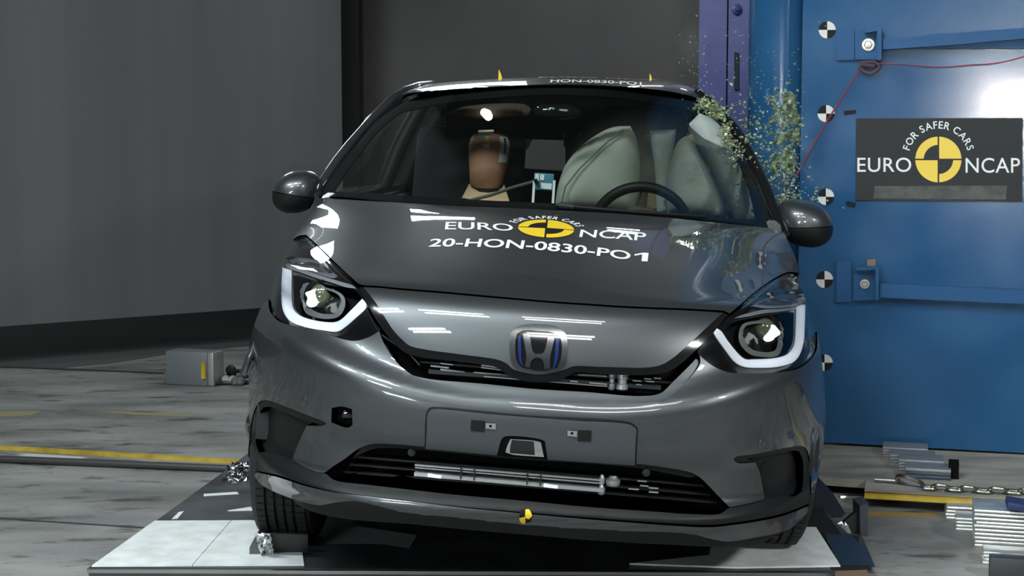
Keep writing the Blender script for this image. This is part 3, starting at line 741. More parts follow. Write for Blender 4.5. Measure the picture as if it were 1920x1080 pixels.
# --- windscreen, pillars, roof
def patch(rows, ni=90, nj=60, bl=3):
    """rows of (u, v, y) from bottom to top"""
    R = np.array([[P(*q) for q in r] for r in rows])           # j, i
    A = nspline(np.arange(R.shape[1]), R.transpose(1, 0, 2), np.linspace(0, R.shape[1] - 1, ni))
    A = nspline(np.arange(R.shape[0]), A.transpose(1, 0, 2), np.linspace(0, R.shape[0] - 1, nj)).transpose(1, 0, 2)
    return Surf(A)
WS = patch([[(585, 378, 1.36), (770, 392, 1.10), (1018, 405, .98), (1260, 421, 1.09), (1460, 442, 1.30)],
            [(668, 270, 1.66), (830, 274, 1.46), (1030, 276, 1.39), (1220, 288, 1.45), (1402, 306, 1.62)],
            [(748, 176, 1.97), (880, 165, 1.82), (1035, 157, 1.78), (1180, 163, 1.82), (1322, 178, 1.95)]])
GLASS = [(598, 366), (640, 368), (746, 378), (880, 384), (1040, 391), (1148, 397), (1250, 405), (1380, 418), (1442, 427), (1434, 400), (1414, 345), (1390, 288), (1362, 226), (1330, 202), (1300, 191), (1238, 181), (1139, 167), (1022, 164), (929, 169), (860, 176), (800, 184), (768, 190), (747, 197), (702, 230), (680, 252), (662, 275), (637, 308), (614, 343)]
wsg = panel('windscreen', WS, GLASS, SCREEN, CAR, off=0, rim=0, step=12)
FRIT_IN = [(624, 357), (700, 361), (880, 372), (960, 376), (1060, 381), (1140, 389), (1250, 397), (1340, 405), (1420, 411), (1407, 358), (1388, 305), (1356, 250), (1320, 222), (1290, 203), (1230, 193), (1139, 180), (1022, 176), (929, 181), (860, 188), (805, 196), (775, 203), (752, 208), (716, 236), (694, 259), (676, 283), (651, 316), (633, 344)]
panel('screen_border', WS, GLASS, FRITM, wsg, holes=[FRIT_IN], off=-.004, rim=.006, step=8)
# scuttle between bonnet and screen
panel('scuttle', WS, [(598, 364), (640, 366), (746, 376), (1040, 389), (1250, 403), (1442, 425), (1448, 440), (1300, 428), (1148, 412), (1040, 405), (880, 398), (746, 390), (600, 382)], BLACK, CAR, off=-.02, rim=.02, step=8)
# wiper lying at the foot of the screen
p, n = WS.px(cr([(1042, 391), (1100, 396), (1200, 404), (1320, 412)], closed=False, step=10)); bm = bmesh.new()
add_tube(bm, list(p + n * .012), .006, 8); w = bm_obj('wiper', bm, BLACK, CAR)
bm = bmesh.new(); p, n = WS.px([(1048, 393), (1075, 396)]); add_tube(bm, list(p + n * .016), [.012, .009], 10); bm_obj('wiper_arm', bm, DARKGREY, w)
RS = patch([[(752, 178, 1.95), (790, 172, 1.86), (880, 165, 1.82), (1035, 158, 1.79), (1180, 163, 1.83), (1270, 174, 1.88), (1312, 186, 1.95)],
            [(762, 170, 2.04), (800, 163, 1.98), (890, 155, 1.95), (1038, 149, 1.95), (1180, 153, 1.97), (1270, 160, 2.0), (1313, 177, 2.05)],
            [(777, 162, 2.30), (812, 156, 2.28), (895, 149, 2.26), (1040, 144, 2.25), (1180, 148, 2.27), (1262, 152, 2.29), (1310, 170, 2.31)]])
def roof():
    rows = [RS.G[:, j] for j in range(0, RS.nj, 4)]
    last = rows[-1]; m = last.copy()
    for dy, dz, sx in ((.25, .004, .995), (.6, .002, .985), (1.0, -.02, .97), (1.35, -.05, .95), (1.6, -.10, .93)):
        r = m.copy(); r[:, 1] += dy; r[:, 2] += dz; r[:, 0] = m[:, 0] * sx; rows.append(r)
    G = np.array(rows).transpose(1, 0, 2)
    d = np.concatenate([[0], np.cumsum(np.linalg.norm(np.diff(G[45], axis=0), axis=1))])
    G = pchip(d, G.transpose(1, 0, 2), np.linspace(0, d[-1], 70)).transpose(1, 0, 2)
    G = blur(G, 1, 3)
    S = Surf(G); ni, nj = G.shape[:2]
    V = G.reshape(-1, 3); N = S.N.reshape(-1, 3)
    if N[ni // 2 * nj + 50][2] < 0: N = -N
    Fs = [(i * nj + j, (i + 1) * nj + j, (i + 1) * nj + j + 1, i * nj + j + 1) for i in range(ni - 1) for j in range(nj - 1)]
    a, b, c = V[Fs[0][0]], V[Fs[0][1]], V[Fs[0][2]]
    if np.cross(b - a, c - a) @ N[Fs[0][0]] < 0: Fs = [f[::-1] for f in Fs]
    o = mesh_obj('roof', V, Fs, PAINT, CAR, smooth=True, normals=N)
    return o, G
ROOF, RG = roof()
V = RG.copy(); V[:, :, 2] -= .035; V[:, :, 0] *= .97
ni, nj = RG.shape[:2]
Fs = [(i * nj + j, i * nj + j + 1, (i + 1) * nj + j + 1, (i + 1) * nj + j) for i in range(ni - 1) for j in range(2, nj - 1)]
mesh_obj('headliner', V.reshape(-1, 3), Fs, BLACK, CAR, smooth=True)
def pillar(name, pts, r, flat, m, par=CAR, seg=12):
    """swept pillar through (u, v, y) points; flat squashes it front to back"""
    q = [Vector(P(*a)) for a in pts]
    bm = bmesh.new(); add_tube(bm, q, r, seg)
    return bm_obj(name, bm, m, par, auto=60)
# image-left A pillar: painted outer rail and black inner seal
pillar('front_pillar', [(588, 372, 1.42), (606, 343, 1.50), (632, 304, 1.60), (654, 275, 1.69), (678, 247, 1.79), (706, 216, 1.89), (732, 190, 1.97), (758, 173, 2.05), (784, 164, 2.20), (808, 159, 2.5)], [.022, .022, .021, .02, .019, .019, .020, .021, .022, .02], 1, PAINT)
pillar('pillar_seal', [(600, 362, 1.40), (617, 338, 1.48), (640, 305, 1.58), (664, 273, 1.68), (682, 251, 1.76), (704, 229, 1.84), (730, 206, 1.92), (752, 190, 1.97)], .008, 1, GLOSSBLACK)
pillar('roof_drip_rail', [(640, 285, 1.74), (664, 255, 1.84), (690, 222, 1.93), (722, 192, 2.02), (750, 172, 2.10), (775, 162, 2.22), (800, 155, 2.4)], .006, 1, CHROME)
pillar('front_pillar', [(1470, 440, 1.40), (1452, 400, 1.47), (1436, 355, 1.55), (1416, 312, 1.63), (1394, 266, 1.73), (1372, 234, 1.81), (1352, 214, 1.88), (1330, 195, 1.95), (1308, 178, 2.05)], [.022, .022, .022, .021, .020, .018, .018, .022, .025], 1, GLOSSBLACK)
pillar('pillar_seal', [(1444, 424, 1.38), (1430, 385, 1.46), (1410, 340, 1.55), (1388, 290, 1.66), (1366, 248, 1.75), (1345, 222, 1.83)], .009, 1, BLACK)
# quarter glass / door frames / rear of the cabin
BELT = .985
for s in (-1, 1):
    j = 0 if s < 0 else RG.shape[0] - 1
    rail = RG[j]                                       # roof edge line
    top = lambda y: (np.interp(y, rail[:, 1], rail[:, 0]), y, np.interp(y, rail[:, 1], rail[:, 2]) - .012)
    bot = lambda y: (s * (.755 - (.20 * math.exp(-((y - 2.45) / .25)**2) if s > 0 else 0)), y, BELT)
    bm = bmesh.new()
    ys = np.linspace(2.25, 3.85, 30)
    add_tube(bm, [Vector(top(y)) - Vector((0, 0, .012)) for y in ys], .026, 10); bm_obj('cant_rail', bm, PAINT if s < 0 else BLACK, CAR)
    bm = bmesh.new()
    ys = np.linspace(1.36, 3.9, 30); add_tube(bm, [bot(y) for y in ys], .035, 10); bm_obj('belt_line', bm, PAINT, CAR)
    for nm, y1, y2, r in (('centre_pillar', 2.78, 2.80, .034), ('rear_pillar', 3.62, 3.55, .09)):
        bm = bmesh.new(); a, b = Vector(bot(y1)), Vector(top(y2))
        add_tube(bm, [a, a.lerp(b, .5) + Vector((s * .015, 0, 0)), b], r, 12); bm_obj(nm, bm, BLACK, CAR)
    def pane(name, y1, y2):
        V = []; n = 8
        for i in range(n):
            y = y1 + (y2 - y1) * i / (n - 1)
            for k in range(6):
                a, b = np.array(bot(y)), np.array(top(y)); t = k / 5
                V.append(a + (b - a) * t + np.array([s * .02 * math.sin(PI * t), 0, 0]))
        Fs = [(i * 6 + k, (i + 1) * 6 + k, (i + 1) * 6 + k + 1, i * 6 + k + 1) for i in range(n - 1) for k in range(5)]
        mesh_obj(name, V, Fs, SIDEGLASS, CAR, smooth=True)
    pane('side_window', 2.64, 3.55)
    if s < 0:
        pane('side_window', 1.98, 2.52)
        a = [np.array(bot(1.42)), np.array(bot(1.97)), np.array(top(1.98))]
        mesh_obj('quarter_window', a, [(0, 1, 2)], SIDEGLASS, CAR)
    # inner door card
    bm = bmesh.new(); add_box(bm, (s * (.70 if s < 0 else .62), 2.55, .62), (.05, 2.5, .70), bev=.02); bm_obj('door_card', bm, BLACK, CAR)
# tailgate with its window
def flat_panel(name, poly, holes, m, y, par, th=.05):
    o = cr(poly, step=12); hs = [cr(h, step=12) for h in holes]
    pts, fs, loops = triangulate(o, hs, 30)
    n = len(pts); A = np.array([P(u, v, y) for u, v in pts]); B = A + np.array([0, th, 0])
    V = list(A) + list(B); Fs = [tuple(f) for f in fs] + [tuple(n + k for k in f[::-1]) for f in fs]
    for L in loops:
        for k in range(len(L)): Fs.append((L[k], L[(k + 1) % len(L)], n + L[(k + 1) % len(L)], n + L[k]))
    bm = bmesh.new(); me = bpy.data.meshes.new('t'); me.from_pydata([tuple(v) for v in V], [], Fs); bm.from_mesh(me); bpy.data.meshes.remove(me)
    return bm_obj(name, bm, m, par, auto=40)
tg = flat_panel('tailgate', [(800, 182), (1280, 196), (1345, 400), (1330, 640), (770, 620), (780, 370)], [[(905, 258), (1200, 268), (1212, 345), (902, 332)]], BLACK, 3.86, CAR)
o = flat_panel('rear_window', [(900, 254), (1206, 264), (1218, 350), (896, 336)], [], SIDEGLASS, 3.93, tg, .006)

# --- mirrors
def mirror(cu, cv, y, rx, rz, ry, s, seam):
    c = Vector(P(cu, cv, y))
    bm = bmesh.new(); bmesh.ops.create_uvsphere(bm, u_segments=40, v_segments=24, radius=1)
    for v in bm.verts:
        x, yy, z = v.co
        k = 1 - .30 * max(0, s * x) ** 2 * .6                     # tapers outboard
        z2 = math.copysign(abs(z) ** .85, z) * rz * k
        if z < 0: z2 *= 1.08
        v.co = Vector((math.copysign(abs(x) ** .82, x) * rx, yy * ry * (1 if yy < 0 else .35), z2 - s * x * .018))
    low = bm.copy()
    bmesh.ops.bisect_plane(bm, geom=bm.verts[:] + bm.edges[:] + bm.faces[:], plane_co=(0, 0, seam), plane_no=(.10 * s, 0, -1), clear_outer=True)
    bmesh.ops.bisect_plane(low, geom=low.verts[:] + low.edges[:] + low.faces[:], plane_co=(0, 0, seam - .003), plane_no=(-.10 * s, 0, 1), clear_outer=True)
    for b in (bm, low):
        for v in b.verts: v.co += c
        bmesh.ops.holes_fill(b, edges=[e for e in b.edges if e.is_boundary])
    m = bm_obj('wing_mirror', bm, PAINT, CAR, auto=50)
    bm_obj('mirror_base', low, BLACK, m, auto=50)
    bm = bmesh.new(); q = c + Vector((-s * rx * .75, .02, -rz * .75))
    add_tube(bm, [q, q + Vector((-s * .06, .05, -.03)), Vector((s * .745, y + .05, 1.0))], [.03, .026, .03], 12)
    bm_obj('mirror_arm', bm, BLACK, m)
mirror(556, 358, 1.46, .083, .072, .10, -1, -.010)
mirror(1508, 417, 1.50, .100, .078, .11, 1, -.012)
# ------------------------------------------------------------------ cabin
AIRBAG = mat('airbag_cloth', (0.50, 0.52, 0.46), 0.85)
noise_mix(AIRBAG, (.33, .345, .30), (.46, .475, .42), 4, 4, bump=.15, bscale=40)
DARKBAG = mat('curtain_airbag_cloth', (0.27, 0.31, 0.30), 0.85)
SEAT = mat('seat_cloth', (0.02, 0.02, 0.022), 0.9)
BROWN = mat('brown_dummy_rubber', (0.5, 0.26, 0.16), 0.42)
noise_mix(BROWN, (.44, .22, .13), (.54, .28, .18), 9, 4)
TAN = mat('tan_dummy_jacket', (0.80, 0.53, 0.33), 0.7)
dash_rows = [[P(600, 420, 1.30), P(1020, 440, 1.16), P(1450, 470, 1.34)]]
bm = bmesh.new()
prof = [(1.22, .90), (1.30, .965), (1.45, .985), (1.62, .975), (1.72, .93), (1.74, .80), (1.70, .55), (1.3, .5)]
rings = [[bm.verts.new((x, y + .05 * (x / .68)**2, z)) for y, z in prof] for x in np.linspace(-.66, .62, 17)]
for a, b in zip(rings, rings[1:]):
    for k in range(len(prof)): bm.faces.new((a[k], a[(k + 1) % 8], b[(k + 1) % 8], b[k]))
bm.faces.new(rings[0]); bm.faces.new(rings[-1][::-1])
bm_obj('dashboard', bm, BLACK, CAR, auto=60)
def seat(x, y, rz=0):
    bm = bmesh.new(); add_box(bm, (x, y, .98), (.46, .14, .62), R=Matrix.Rotation(math.radians(-14), 3, 'X'), bev=.05); s_ = bm_obj('seat_backrest', bm, SEAT, CAR)
    bm = bmesh.new(); add_box(bm, (x, y + .1, 1.33), (.25, .10, .17), bev=.04); bm_obj('headrest', bm, SEAT, s_)
    bm = bmesh.new(); add_box(bm, (x, y - .28, .62), (.48, .52, .16), bev=.05); bm_obj('seat_cushion', bm, SEAT, s_)
seat(-.36, 2.50); seat(.30, 2.55)
bm = bmesh.new(); add_box(bm, (0, 3.25, .84), (1.15, .16, .56), R=Matrix.Rotation(math.radians(-14), 3, 'X'), bev=.05); bm_obj('rear_bench', bm, SEAT, CAR)
# steering wheel
c = Vector(P(1201, 430, 1.72)); bm = bmesh.new(); T = Matrix.Rotation(math.radians(-66), 3, 'X')
add_tube(bm, [c + T @ Vector((.172 * math.cos(a), .172 * math.sin(a), 0)) for a in np.linspace(0, 2 * PI, 48, endpoint=False)], .019, 12, closed=True)
sw = bm_obj('steering_wheel', bm, BLACK, CAR)
bm = bmesh.new(); add_lathe(bm, [(.095, -.03), (.095, .0), (.08, .025), (.03, .034)], Matrix.Translation(c) @ T.to_4x4(), 24)
for a in (0, PI, 1.5 * PI): add_tube(bm, [c + T @ Vector((.05 * math.cos(a), .05 * math.sin(a), 0)), c + T @ Vector((.165 * math.cos(a), .165 * math.sin(a), 0))], .014, 8)
bm_obj('wheel_hub', bm, mat('brown_grey_hub', (.10, .075, .065), .6), sw)
# cushions
def cushion(name, outline, y, th, m, tilt=0.0, lean=0.0, step=12, label=None):
    """air-filled cushion: traced front outline at depth y, th metres thick"""
    o = cr(outline, step=6); pts, fs, loops = triangulate(o, [], step)
    d = bdist(o, pts); D = d.max(); k = np.sqrt(np.clip(1 - (1 - np.clip(d / (D * .9), 0, 1))**2, 0, 1)) * th / 2
    c = o.mean(0); yy = y + tilt * (pts[:, 0] - c[0]) / 100 + lean * (pts[:, 1] - c[1]) / 100
    A = P(pts[:, 0], pts[:, 1], yy); n = len(pts); up = np.array([0, 1, 0])
    V = list(A - up * k[:, None]) + list(A + up * (k[:, None] + .001)); 
    Fs = [tuple(f) for f in fs] + [tuple(n + q for q in f[::-1]) for f in fs]
    L = loops[0]
    for q in range(len(L)): Fs.append((L[q], L[(q + 1) % len(L)], n + L[(q + 1) % len(L)], n + L[q]))
    bm = bmesh.new(); me = bpy.data.meshes.new('t'); me.from_pydata([tuple(v) for v in V], [], Fs); bm.from_mesh(me); bpy.data.meshes.remove(me)
    return bm_obj(name, bm, m, CAR, auto=None if False else 70, label=label)
cb = cushion('airbag', [(1040, 392), (1046, 350), (1060, 310), (1085, 278), (1115, 255), (1150, 238), (1182, 236), (1194, 262), (1200, 310), (1198, 360), (1192, 400), (1120, 398)], 1.98, .22, AIRBAG, label='big pale inflated airbag between the seats')
p = [P(u, v, yy) for u, v, yy in ((1052, 385, 1.875), (1060, 350, 1.87), (1085, 318, 1.865), (1112, 292, 1.865), (1140, 265, 1.87), (1168, 247, 1.88))]
bm = bmesh.new(); add_tube(bm, p, .0035, 6); bm_obj('seam', bm, mat('dark_seam_thread', (.10, .14, .15), .8), cb)
cushion('airbag', [(1252, 400), (1248, 350), (1258, 300), (1275, 262), (1300, 250), (1322, 280), (1342, 330), (1358, 370), (1366, 412)], 1.80, .14, AIRBAG, label='pale airbag beside the driver')
cushion('airbag', [(1292, 232), (1312, 212), (1340, 226), (1372, 264), (1398, 316), (1414, 372), (1424, 420), (1380, 416), (1352, 356), (1326, 300), (1302, 262)], 1.70, .09, DARKBAG, label='curtain airbag hanging inside the side glass')
cushion('airbag', [(1218, 245), (1268, 242), (1262, 300), (1256, 400), (1232, 400), (1228, 320)], 1.90, .05, AIRBAG, label='pale strip of airbag beside the driver')
# rear-view mirror, visors, lamp, bracket
cushion('rear_view_mirror', [(1000, 205), (1012, 197), (1078, 200), (1090, 210), (1084, 220), (1040, 224), (1004, 216)], 1.72, .03, GLOSSBLACK)
cushion('sun_visor', [(838, 212), (870, 200), (985, 196), (996, 204), (990, 216), (900, 222)], 1.86, .03, mat('brown_visor_cloth', (.05, .035, .028), .8))
bm = bmesh.new(); add_tube(bm, [P(897, 247, 1.9), P(926, 246, 1.9)], .007, 8); bm_obj('visor_clip', bm, SATIN, CAR)
bm = bmesh.new(); c = Vector(P(912, 214, 1.82))
for dx, dz, r in ((-.008, .006, .015), (.008, -.008, .016), (.002, 0, .018)):
    bmesh.ops.create_icosphere(bm, subdivisions=2, radius=r, matrix=Matrix.Translation(c + Vector((dx, 0, dz))))
bm_obj('courtesy_lamp', bm, mat('warm_lamp_glow', (1, .9, .75), .4, emit=(1, .82, .58), es=6), CAR)
br = cushion('headrest', [(1060, 262), (1092, 264), (1092, 300), (1076, 330), (1060, 330)], 3.0, .06, SEAT)
bm = bmesh.new()
for u in (1059, 1088): add_tube(bm, [P(u, 250, 2.97), P(u, 275, 2.97)], .0055, 8)
bm_obj('headrest_post', bm, STEEL, br)
bm = bmesh.new(); add_tube(bm, [P(*q) for q in ((958, 262, 2.6), (968, 285, 2.6), (978, 320, 2.6), (984, 352, 2.6))], .012, 8); bm_obj('seat_belt', bm, BLACK, CAR)
# crossing grab cable
bm = bmesh.new(); add_tube(bm, [Vector(P(*q)) for q in ((880, 376, 1.62), (920, 366, 1.56), (960, 352, 1.5), (1003, 340, 1.42))], .006, 8)
tag(bm_obj('sensor_cable', bm, mat('grey_cable', (.10, .11, .10), .5), None), 'grey cable running from the passenger side to the teal sensor box', 'cable')
bpy.data.objects['sensor_cable'].matrix_world = CARM

def dummy(label, u0, u1, vt, vb, y, headm, tilt, bib, marks=True):
    """seated test dummy facing the camera: torso and head are one lathe-like body"""
    a, b = P(u0, (vt + vb) / 2, y), P(u1, (vt + vb) / 2, y); hw = (b[0] - a[0]) / 2
    top, bot_ = P((u0 + u1) / 2, vt, y), P((u0 + u1) / 2, vb, y); h = top[2] - bot_[2]; cx = (a[0] + b[0]) / 2
    root = thing('crash_test_dummy', label, 'dummy', mat=CARM)
    bm = bmesh.new()
    prof = [(.15, -.70, .7), (.17, -.62, .72), (.165, -.45, .7), (.185, -.25, .62), (.195, -.12, .55), (.15, -.05, .6), (.062, -.02, .95), (.058, .03, 1.0)]
    rings = []
    for r, z, sq in prof:
        rings.append([bm.verts.new((cx + r * math.cos(t), y + .01 + r * sq * math.sin(t), bot_[2] + z)) for t in np.linspace(0, 2 * PI, 28, endpoint=False)])
    for p_, q_ in zip(rings, rings[1:]):
        for k in range(28): bm.faces.new((p_[k], p_[(k + 1) % 28], q_[(k + 1) % 28], q_[k]))
    bm.faces.new(rings[0][::-1]); bm.faces.new(rings[-1])
    for s in (-1, 1):      # upper arms and forearms resting forward
        sh = Vector((cx + s * .20, y + .02, bot_[2] - .10))
        add_tube(bm, [sh, sh + Vector((s * .03, -.04, -.22)), sh + Vector((s * .02, -.22, -.30))], [.055, .045, .036], 12)
        hp = Vector((cx + s * .09, y - .02, bot_[2] - .66))
        add_tube(bm, [hp, hp + Vector((s * .03, -.38, .06)), hp + Vector((s * .03, -.44, -.3))], [.085, .07, .05], 12)
    bm_obj('body', bm, SEAT, root, auto=60)
    bm = bmesh.new()
    # head: rounded brow, flat cheeks, chin narrowing to the neck
    pr = [(.40, .0), (.62, .015), (.74, .06), (.80, .15), (.86, .30), (.93, .48), (.985, .64), (1.0, .76), (.96, .86), (.86, .935), (.68, .98), (.40, 1.0), (.12, 1.005)]
    rings = []
    for r, z in pr:
        rings.append([bm.verts.new((cx + tilt * (z - .5) + hw * r * math.cos(t), y + .012 + hw * r * (1.12 if math.sin(t) > 0 else 1.02) * math.sin(t), bot_[2] + h * z)) for t in np.linspace(0, 2 * PI, 36, endpoint=False)])
    for p_, q_ in zip(rings, rings[1:]):
        for k in range(36): bm.faces.new((p_[k], p_[(k + 1) % 36], q_[(k + 1) % 36], q_[k]))
    bm.faces.new(rings[0][::-1]); bm.faces.new(rings[-1])
    hd = bm_obj('head', bm, headm, root, auto=80)
    def head_patch(name, th0, th1, z0, z1, m, off=.0015, n=9):
        V = []
        rs, zs = [q[0] for q in pr], [q[1] for q in pr]
        for i in range(n):
            t = math.radians(th0 + (th1 - th0) * i / (n - 1))
            for k in range(n):
                z = z0 + (z1 - z0) * k / (n - 1); r = np.interp(z, zs, rs)
                V.append((cx + tilt * (z - .5) + (hw * r + off) * math.cos(t), y + .012 + (hw * r * 1.02 + off) * math.sin(t), bot_[2] + h * z))
        mesh_obj(name, V, [(i * n + k, (i + 1) * n + k, (i + 1) * n + k + 1, i * n + k + 1) for i in range(n - 1) for k in range(n - 1)], m, hd, smooth=True)
    if marks:
        head_patch('paper_label', -58, -20, .50, .94, WHITEV)
        head_patch('blue_mark', -45, -38, .66, .92, BLUEACC, .003)
        head_patch('yellow_mark', -102, -92, .80, .93, YELLOW)
        head_patch('white_patch', -105, -88, .74, .82, WHITEV, .0012)
        head_patch('silver_cap', -150, -88, .88, .985, SATIN)
    # jacket collar
    bm = bmesh.new()
    ringa = [P(u, v, y - .10 + .0004 * abs(u - (u0 + u1) / 2)) for u, v in bib]
    add_prism(bm, ringa, (0, .05, 0)); bm_obj('collar', bm, TAN, root)
    return root
dummy('passenger-seat crash dummy with bare brown head, paper label and tan collar', 876, 955, 248, 358, 2.22, BROWN, .006, [(880, 344), (884, 352), (898, 360), (915, 362), (932, 359), (942, 352), (945, 346), (955, 377), (905, 377), (866, 371)])
dummy('driver crash dummy half hidden behind the inflated airbags', 1198, 1252, 250, 370, 2.2, mat('grey_brown_dummy_skin', (.10, .075, .07), .6), -.004, [(1205, 362), (1245, 364), (1255, 392), (1195, 390)], marks=False)

# teal sensor box on the dashboard
def dpt(u, v, y): return Vector(P(u, v, y))
sb = thing('sensor_box', 'small teal electronics box on white posts on the dashboard', 'sensor', mat=CARM)
TEAL = mat('teal_plastic', (.06, .23, .32), .45)
bm = bmesh.new(); a, b = dpt(1002, 324, 1.42), dpt(1037, 358, 1.42); c = (a + b) / 2
add_box(bm, c + Vector((0, .02, 0)), (abs(b.x - a.x), .045, abs(a.z - b.z)), bev=.003); bm_obj('box_body', bm, TEAL, sb)
for u0, v0, u1, v1 in ((1013, 327, 1020, 338), (1014, 343, 1034, 355), (1004, 326, 1010, 340)):
    p0, p1 = dpt(u0, v0, 1.416), dpt(u1, v1, 1.416); bm = bmesh.new(); add_box(bm, (p0 + p1) / 2, (abs(p1.x - p0.x), .003, abs(p0.z - p1.z))); bm_obj('label_plate', bm, mat('white_label', (.8, .85, .86), .4), sb)
for u in (1000.5, 1038):
    bm = bmesh.new(); p0, p1 = dpt(u, 338, 1.42), dpt(u, 381, 1.42); add_box(bm, (p0 + p1) / 2, (.0085, .012, (p0 - p1).length)); bm_obj('post', bm, WHITEV, sb)
bm = bmesh.new(); add_tube(bm, [dpt(1003, 336, 1.40), dpt(1008, 345, 1.40)], .007, 8); bm_obj('plug', bm, BLACK, sb)
# ------------------------------------------------------------------ lettering
def text_mesh(s, bold=0.0, spacing=1.0):
    """letters as flat triangles: (n,2) points with cap height 1, triangles, width"""
    cu = bpy.data.curves.new('t', 'FONT'); cu.body = s; cu.size = 1; cu.offset = bold; cu.space_character = spacing; cu.resolution_u = 6
    o = bpy.data.objects.new('t', cu); COL.objects.link(o)
    dg = bpy.context.evaluated_depsgraph_get(); dg.update()
    me = bpy.data.meshes.new_from_object(o.evaluated_get(dg))
    bm = bmesh.new(); bm.from_mesh(me); bmesh.ops.triangulate(bm, faces=bm.faces)
    p = np.array([(v.co.x, v.co.y) for v in bm.verts]); bm.verts.index_update()
    f = [tuple(v.index for v in q.verts) for q in bm.faces]
    bm.free(); bpy.data.meshes.remove(me); bpy.data.objects.remove(o); bpy.data.curves.remove(cu)
    p = p - p.min(0); p /= p[:, 1].max()
    return p, f, p[:, 0].max()
def arc_text(s, r0, r1, a0, a1, bold=.01):
    """letters set along an arc from angle a0 to a1 (degrees, clockwise), radius r0 to r1"""
    adv = []
    for c in s:
        if c == ' ': adv.append((None, None, .45)); continue
        p, f, w = text_mesh(c, bold); adv.append((p, f, w + .22))
    tot = sum(a[2] for a in adv); V = []; Fs = []; x = 0; h = r1 - r0
    for p, f, w in adv:
        if p is not None:
            am = math.radians(a0 + (a1 - a0) * (x + w / 2) / tot)
            wid = abs(math.radians(a1 - a0)) * (r0 + r1) / 2 * (w - .22) / tot
            b = len(V)
            for q in p:
                lx = (q[0] / (w - .22) - .5) * wid; ly = r0 + q[1] * h
                V.append((ly * math.cos(am) + lx * math.sin(am), ly * math.sin(am) - lx * math.cos(am)))
            Fs += [tuple(b + k for k in t) for t in f]
        x += w
    return np.array(V), Fs
def target_shape(r, gap, n=14):
    """round yellow target with two cut-back quarters: list of (points, faces)"""
    V = []; Fs = []
    def sector(q, r0):
        b = len(V); a0 = q * PI / 2
        for k in range(n + 1):
            a = a0 + PI / 2 * k / n
            for rr in (r0, r):
                x, y = rr * math.cos(a), rr * math.sin(a)
                sx = 1 if q in (0, 3) else -1; sy = 1 if q in (0, 1) else -1
                V.append((sx * max(abs(x), gap), sy * max(abs(y), gap)))
        for k in range(n): Fs.append((b + 2 * k, b + 2 * k + 1, b + 2 * k + 3, b + 2 * k + 2))
    sector(0, 0); sector(2, 0); sector(1, r * .64); sector(3, r * .64)
    return np.array(V), Fs
def on_hood(name, V, Fs, m, off=.0012, par=None, dens=True):
    if dens:
        bm = bmesh.new(); vs = [bm.verts.new((x, y, 0)) for x, y in V]
        for f in Fs:
            try: bm.faces.new([vs[k] for k in f])
            except ValueError: pass
        bmesh.ops.remove_doubles(bm, verts=bm.verts, dist=1e-6)
        for _ in range(2):
            es = [e for e in bm.edges if e.calc_length() > .03]
            if es: bmesh.ops.subdivide_edges(bm, edges=es, cuts=1); bmesh.ops.triangulate(bm, faces=bm.faces)
        bm.verts.index_update(); V = np.array([(v.co.x, v.co.y) for v in bm.verts]); Fs = [tuple(v.index for v in f.verts) for f in bm.faces]; bm.free()
    p, n = FRONT.xy(V[:, 0], V[:, 1])
    q = p + n * off; F2 = []
    for f in Fs:
        F2.append(f if np.cross(q[f[1]] - q[f[0]], q[f[2]] - q[f[0]]) @ n[f[0]] > 0 else f[::-1])
    return mesh_obj(name, q, F2, m, par or CAR, smooth=True, normals=n)
def hood_corners(pts):
    p, n = FRONT.px(pts); return p[:, :2]
def quad_map(P01, c00, c10, c01, c11):
    a = P01[:, :1]; b = P01[:, 1:2]
    return c00 * (1 - a) * (1 - b) + c10 * a * (1 - b) + c01 * (1 - a) * b + c11 * a * b
def hood_text(name, s, bl, br, tl, tr, bold=.012, spacing=1.0):
    p, f, w = text_mesh(s, bold, spacing); p = p / np.array([w, 1])
    c = hood_corners([bl, br, tl, tr])
    # keep the lettering square to the car: one common cap height
    V = quad_map(p, c[0], c[1], c[2], c[3])
    return on_hood(name, V, f, WHITEV)
hood_text('lettering', 'EURO', (834, 431), (963, 434), (836, 416.5), (960, 421))
hood_text('lettering', 'NCAP', (1086, 445), (1210, 453), (1089, 431), (1212, 437))
hood_text('lettering', '20-HON-0830-PO', (803, 463.5), (1181, 488.5), (808, 448.5), (1183, 472.8), bold=.016)
c = hood_corners([(1189, 489.5), (1214, 491), (1190, 473.3), (1216, 475)])
V = quad_map(np.array([(.55, 0), (1, 0), (1, 1), (.62, 1), (.0, .74), (.0, .56), (.55, .78)]), *c)
on_hood('lettering', V, [(0, 1, 2), (0, 2, 6), (6, 2, 3), (6, 3, 4), (6, 4, 5)], WHITEV)
c = hood_corners([(1024, 428), (972, 426), (1077, 431)]); R_ = abs(c[2][0] - c[1][0]) / 2
q = hood_corners([(1025, 413), (1023, 446)]); Ry = abs(q[1][1] - q[0][1]) / 2
cx, cy = c[0][0], (q[0][1] + q[1][1]) / 2
def hood_uv(V, sx, sy): return np.stack([cx + V[:, 0] * sx, cy + V[:, 1] * sy], 1)
t = np.linspace(0, 2 * PI, 48, endpoint=False)
V = np.concatenate([[(0, 0)], np.stack([np.cos(t), np.sin(t)], 1) * .5, np.stack([np.cos(t), np.sin(t)], 1)])
Fs = [(0, 1 + k, 1 + (k + 1) % 48) for k in range(48)] + [(1 + k, 49 + k, 49 + (k + 1) % 48, 1 + (k + 1) % 48) for k in range(48)]
emb = on_hood('emblem', hood_uv(V, R_ * .99, Ry * .99), Fs, BLACKV, .0008, dens=False)
V, Fs = target_shape(1.0, .035); on_hood('emblem_quarters', hood_uv(V, R_, Ry), Fs, YELLOW, .0016, emb, dens=False)
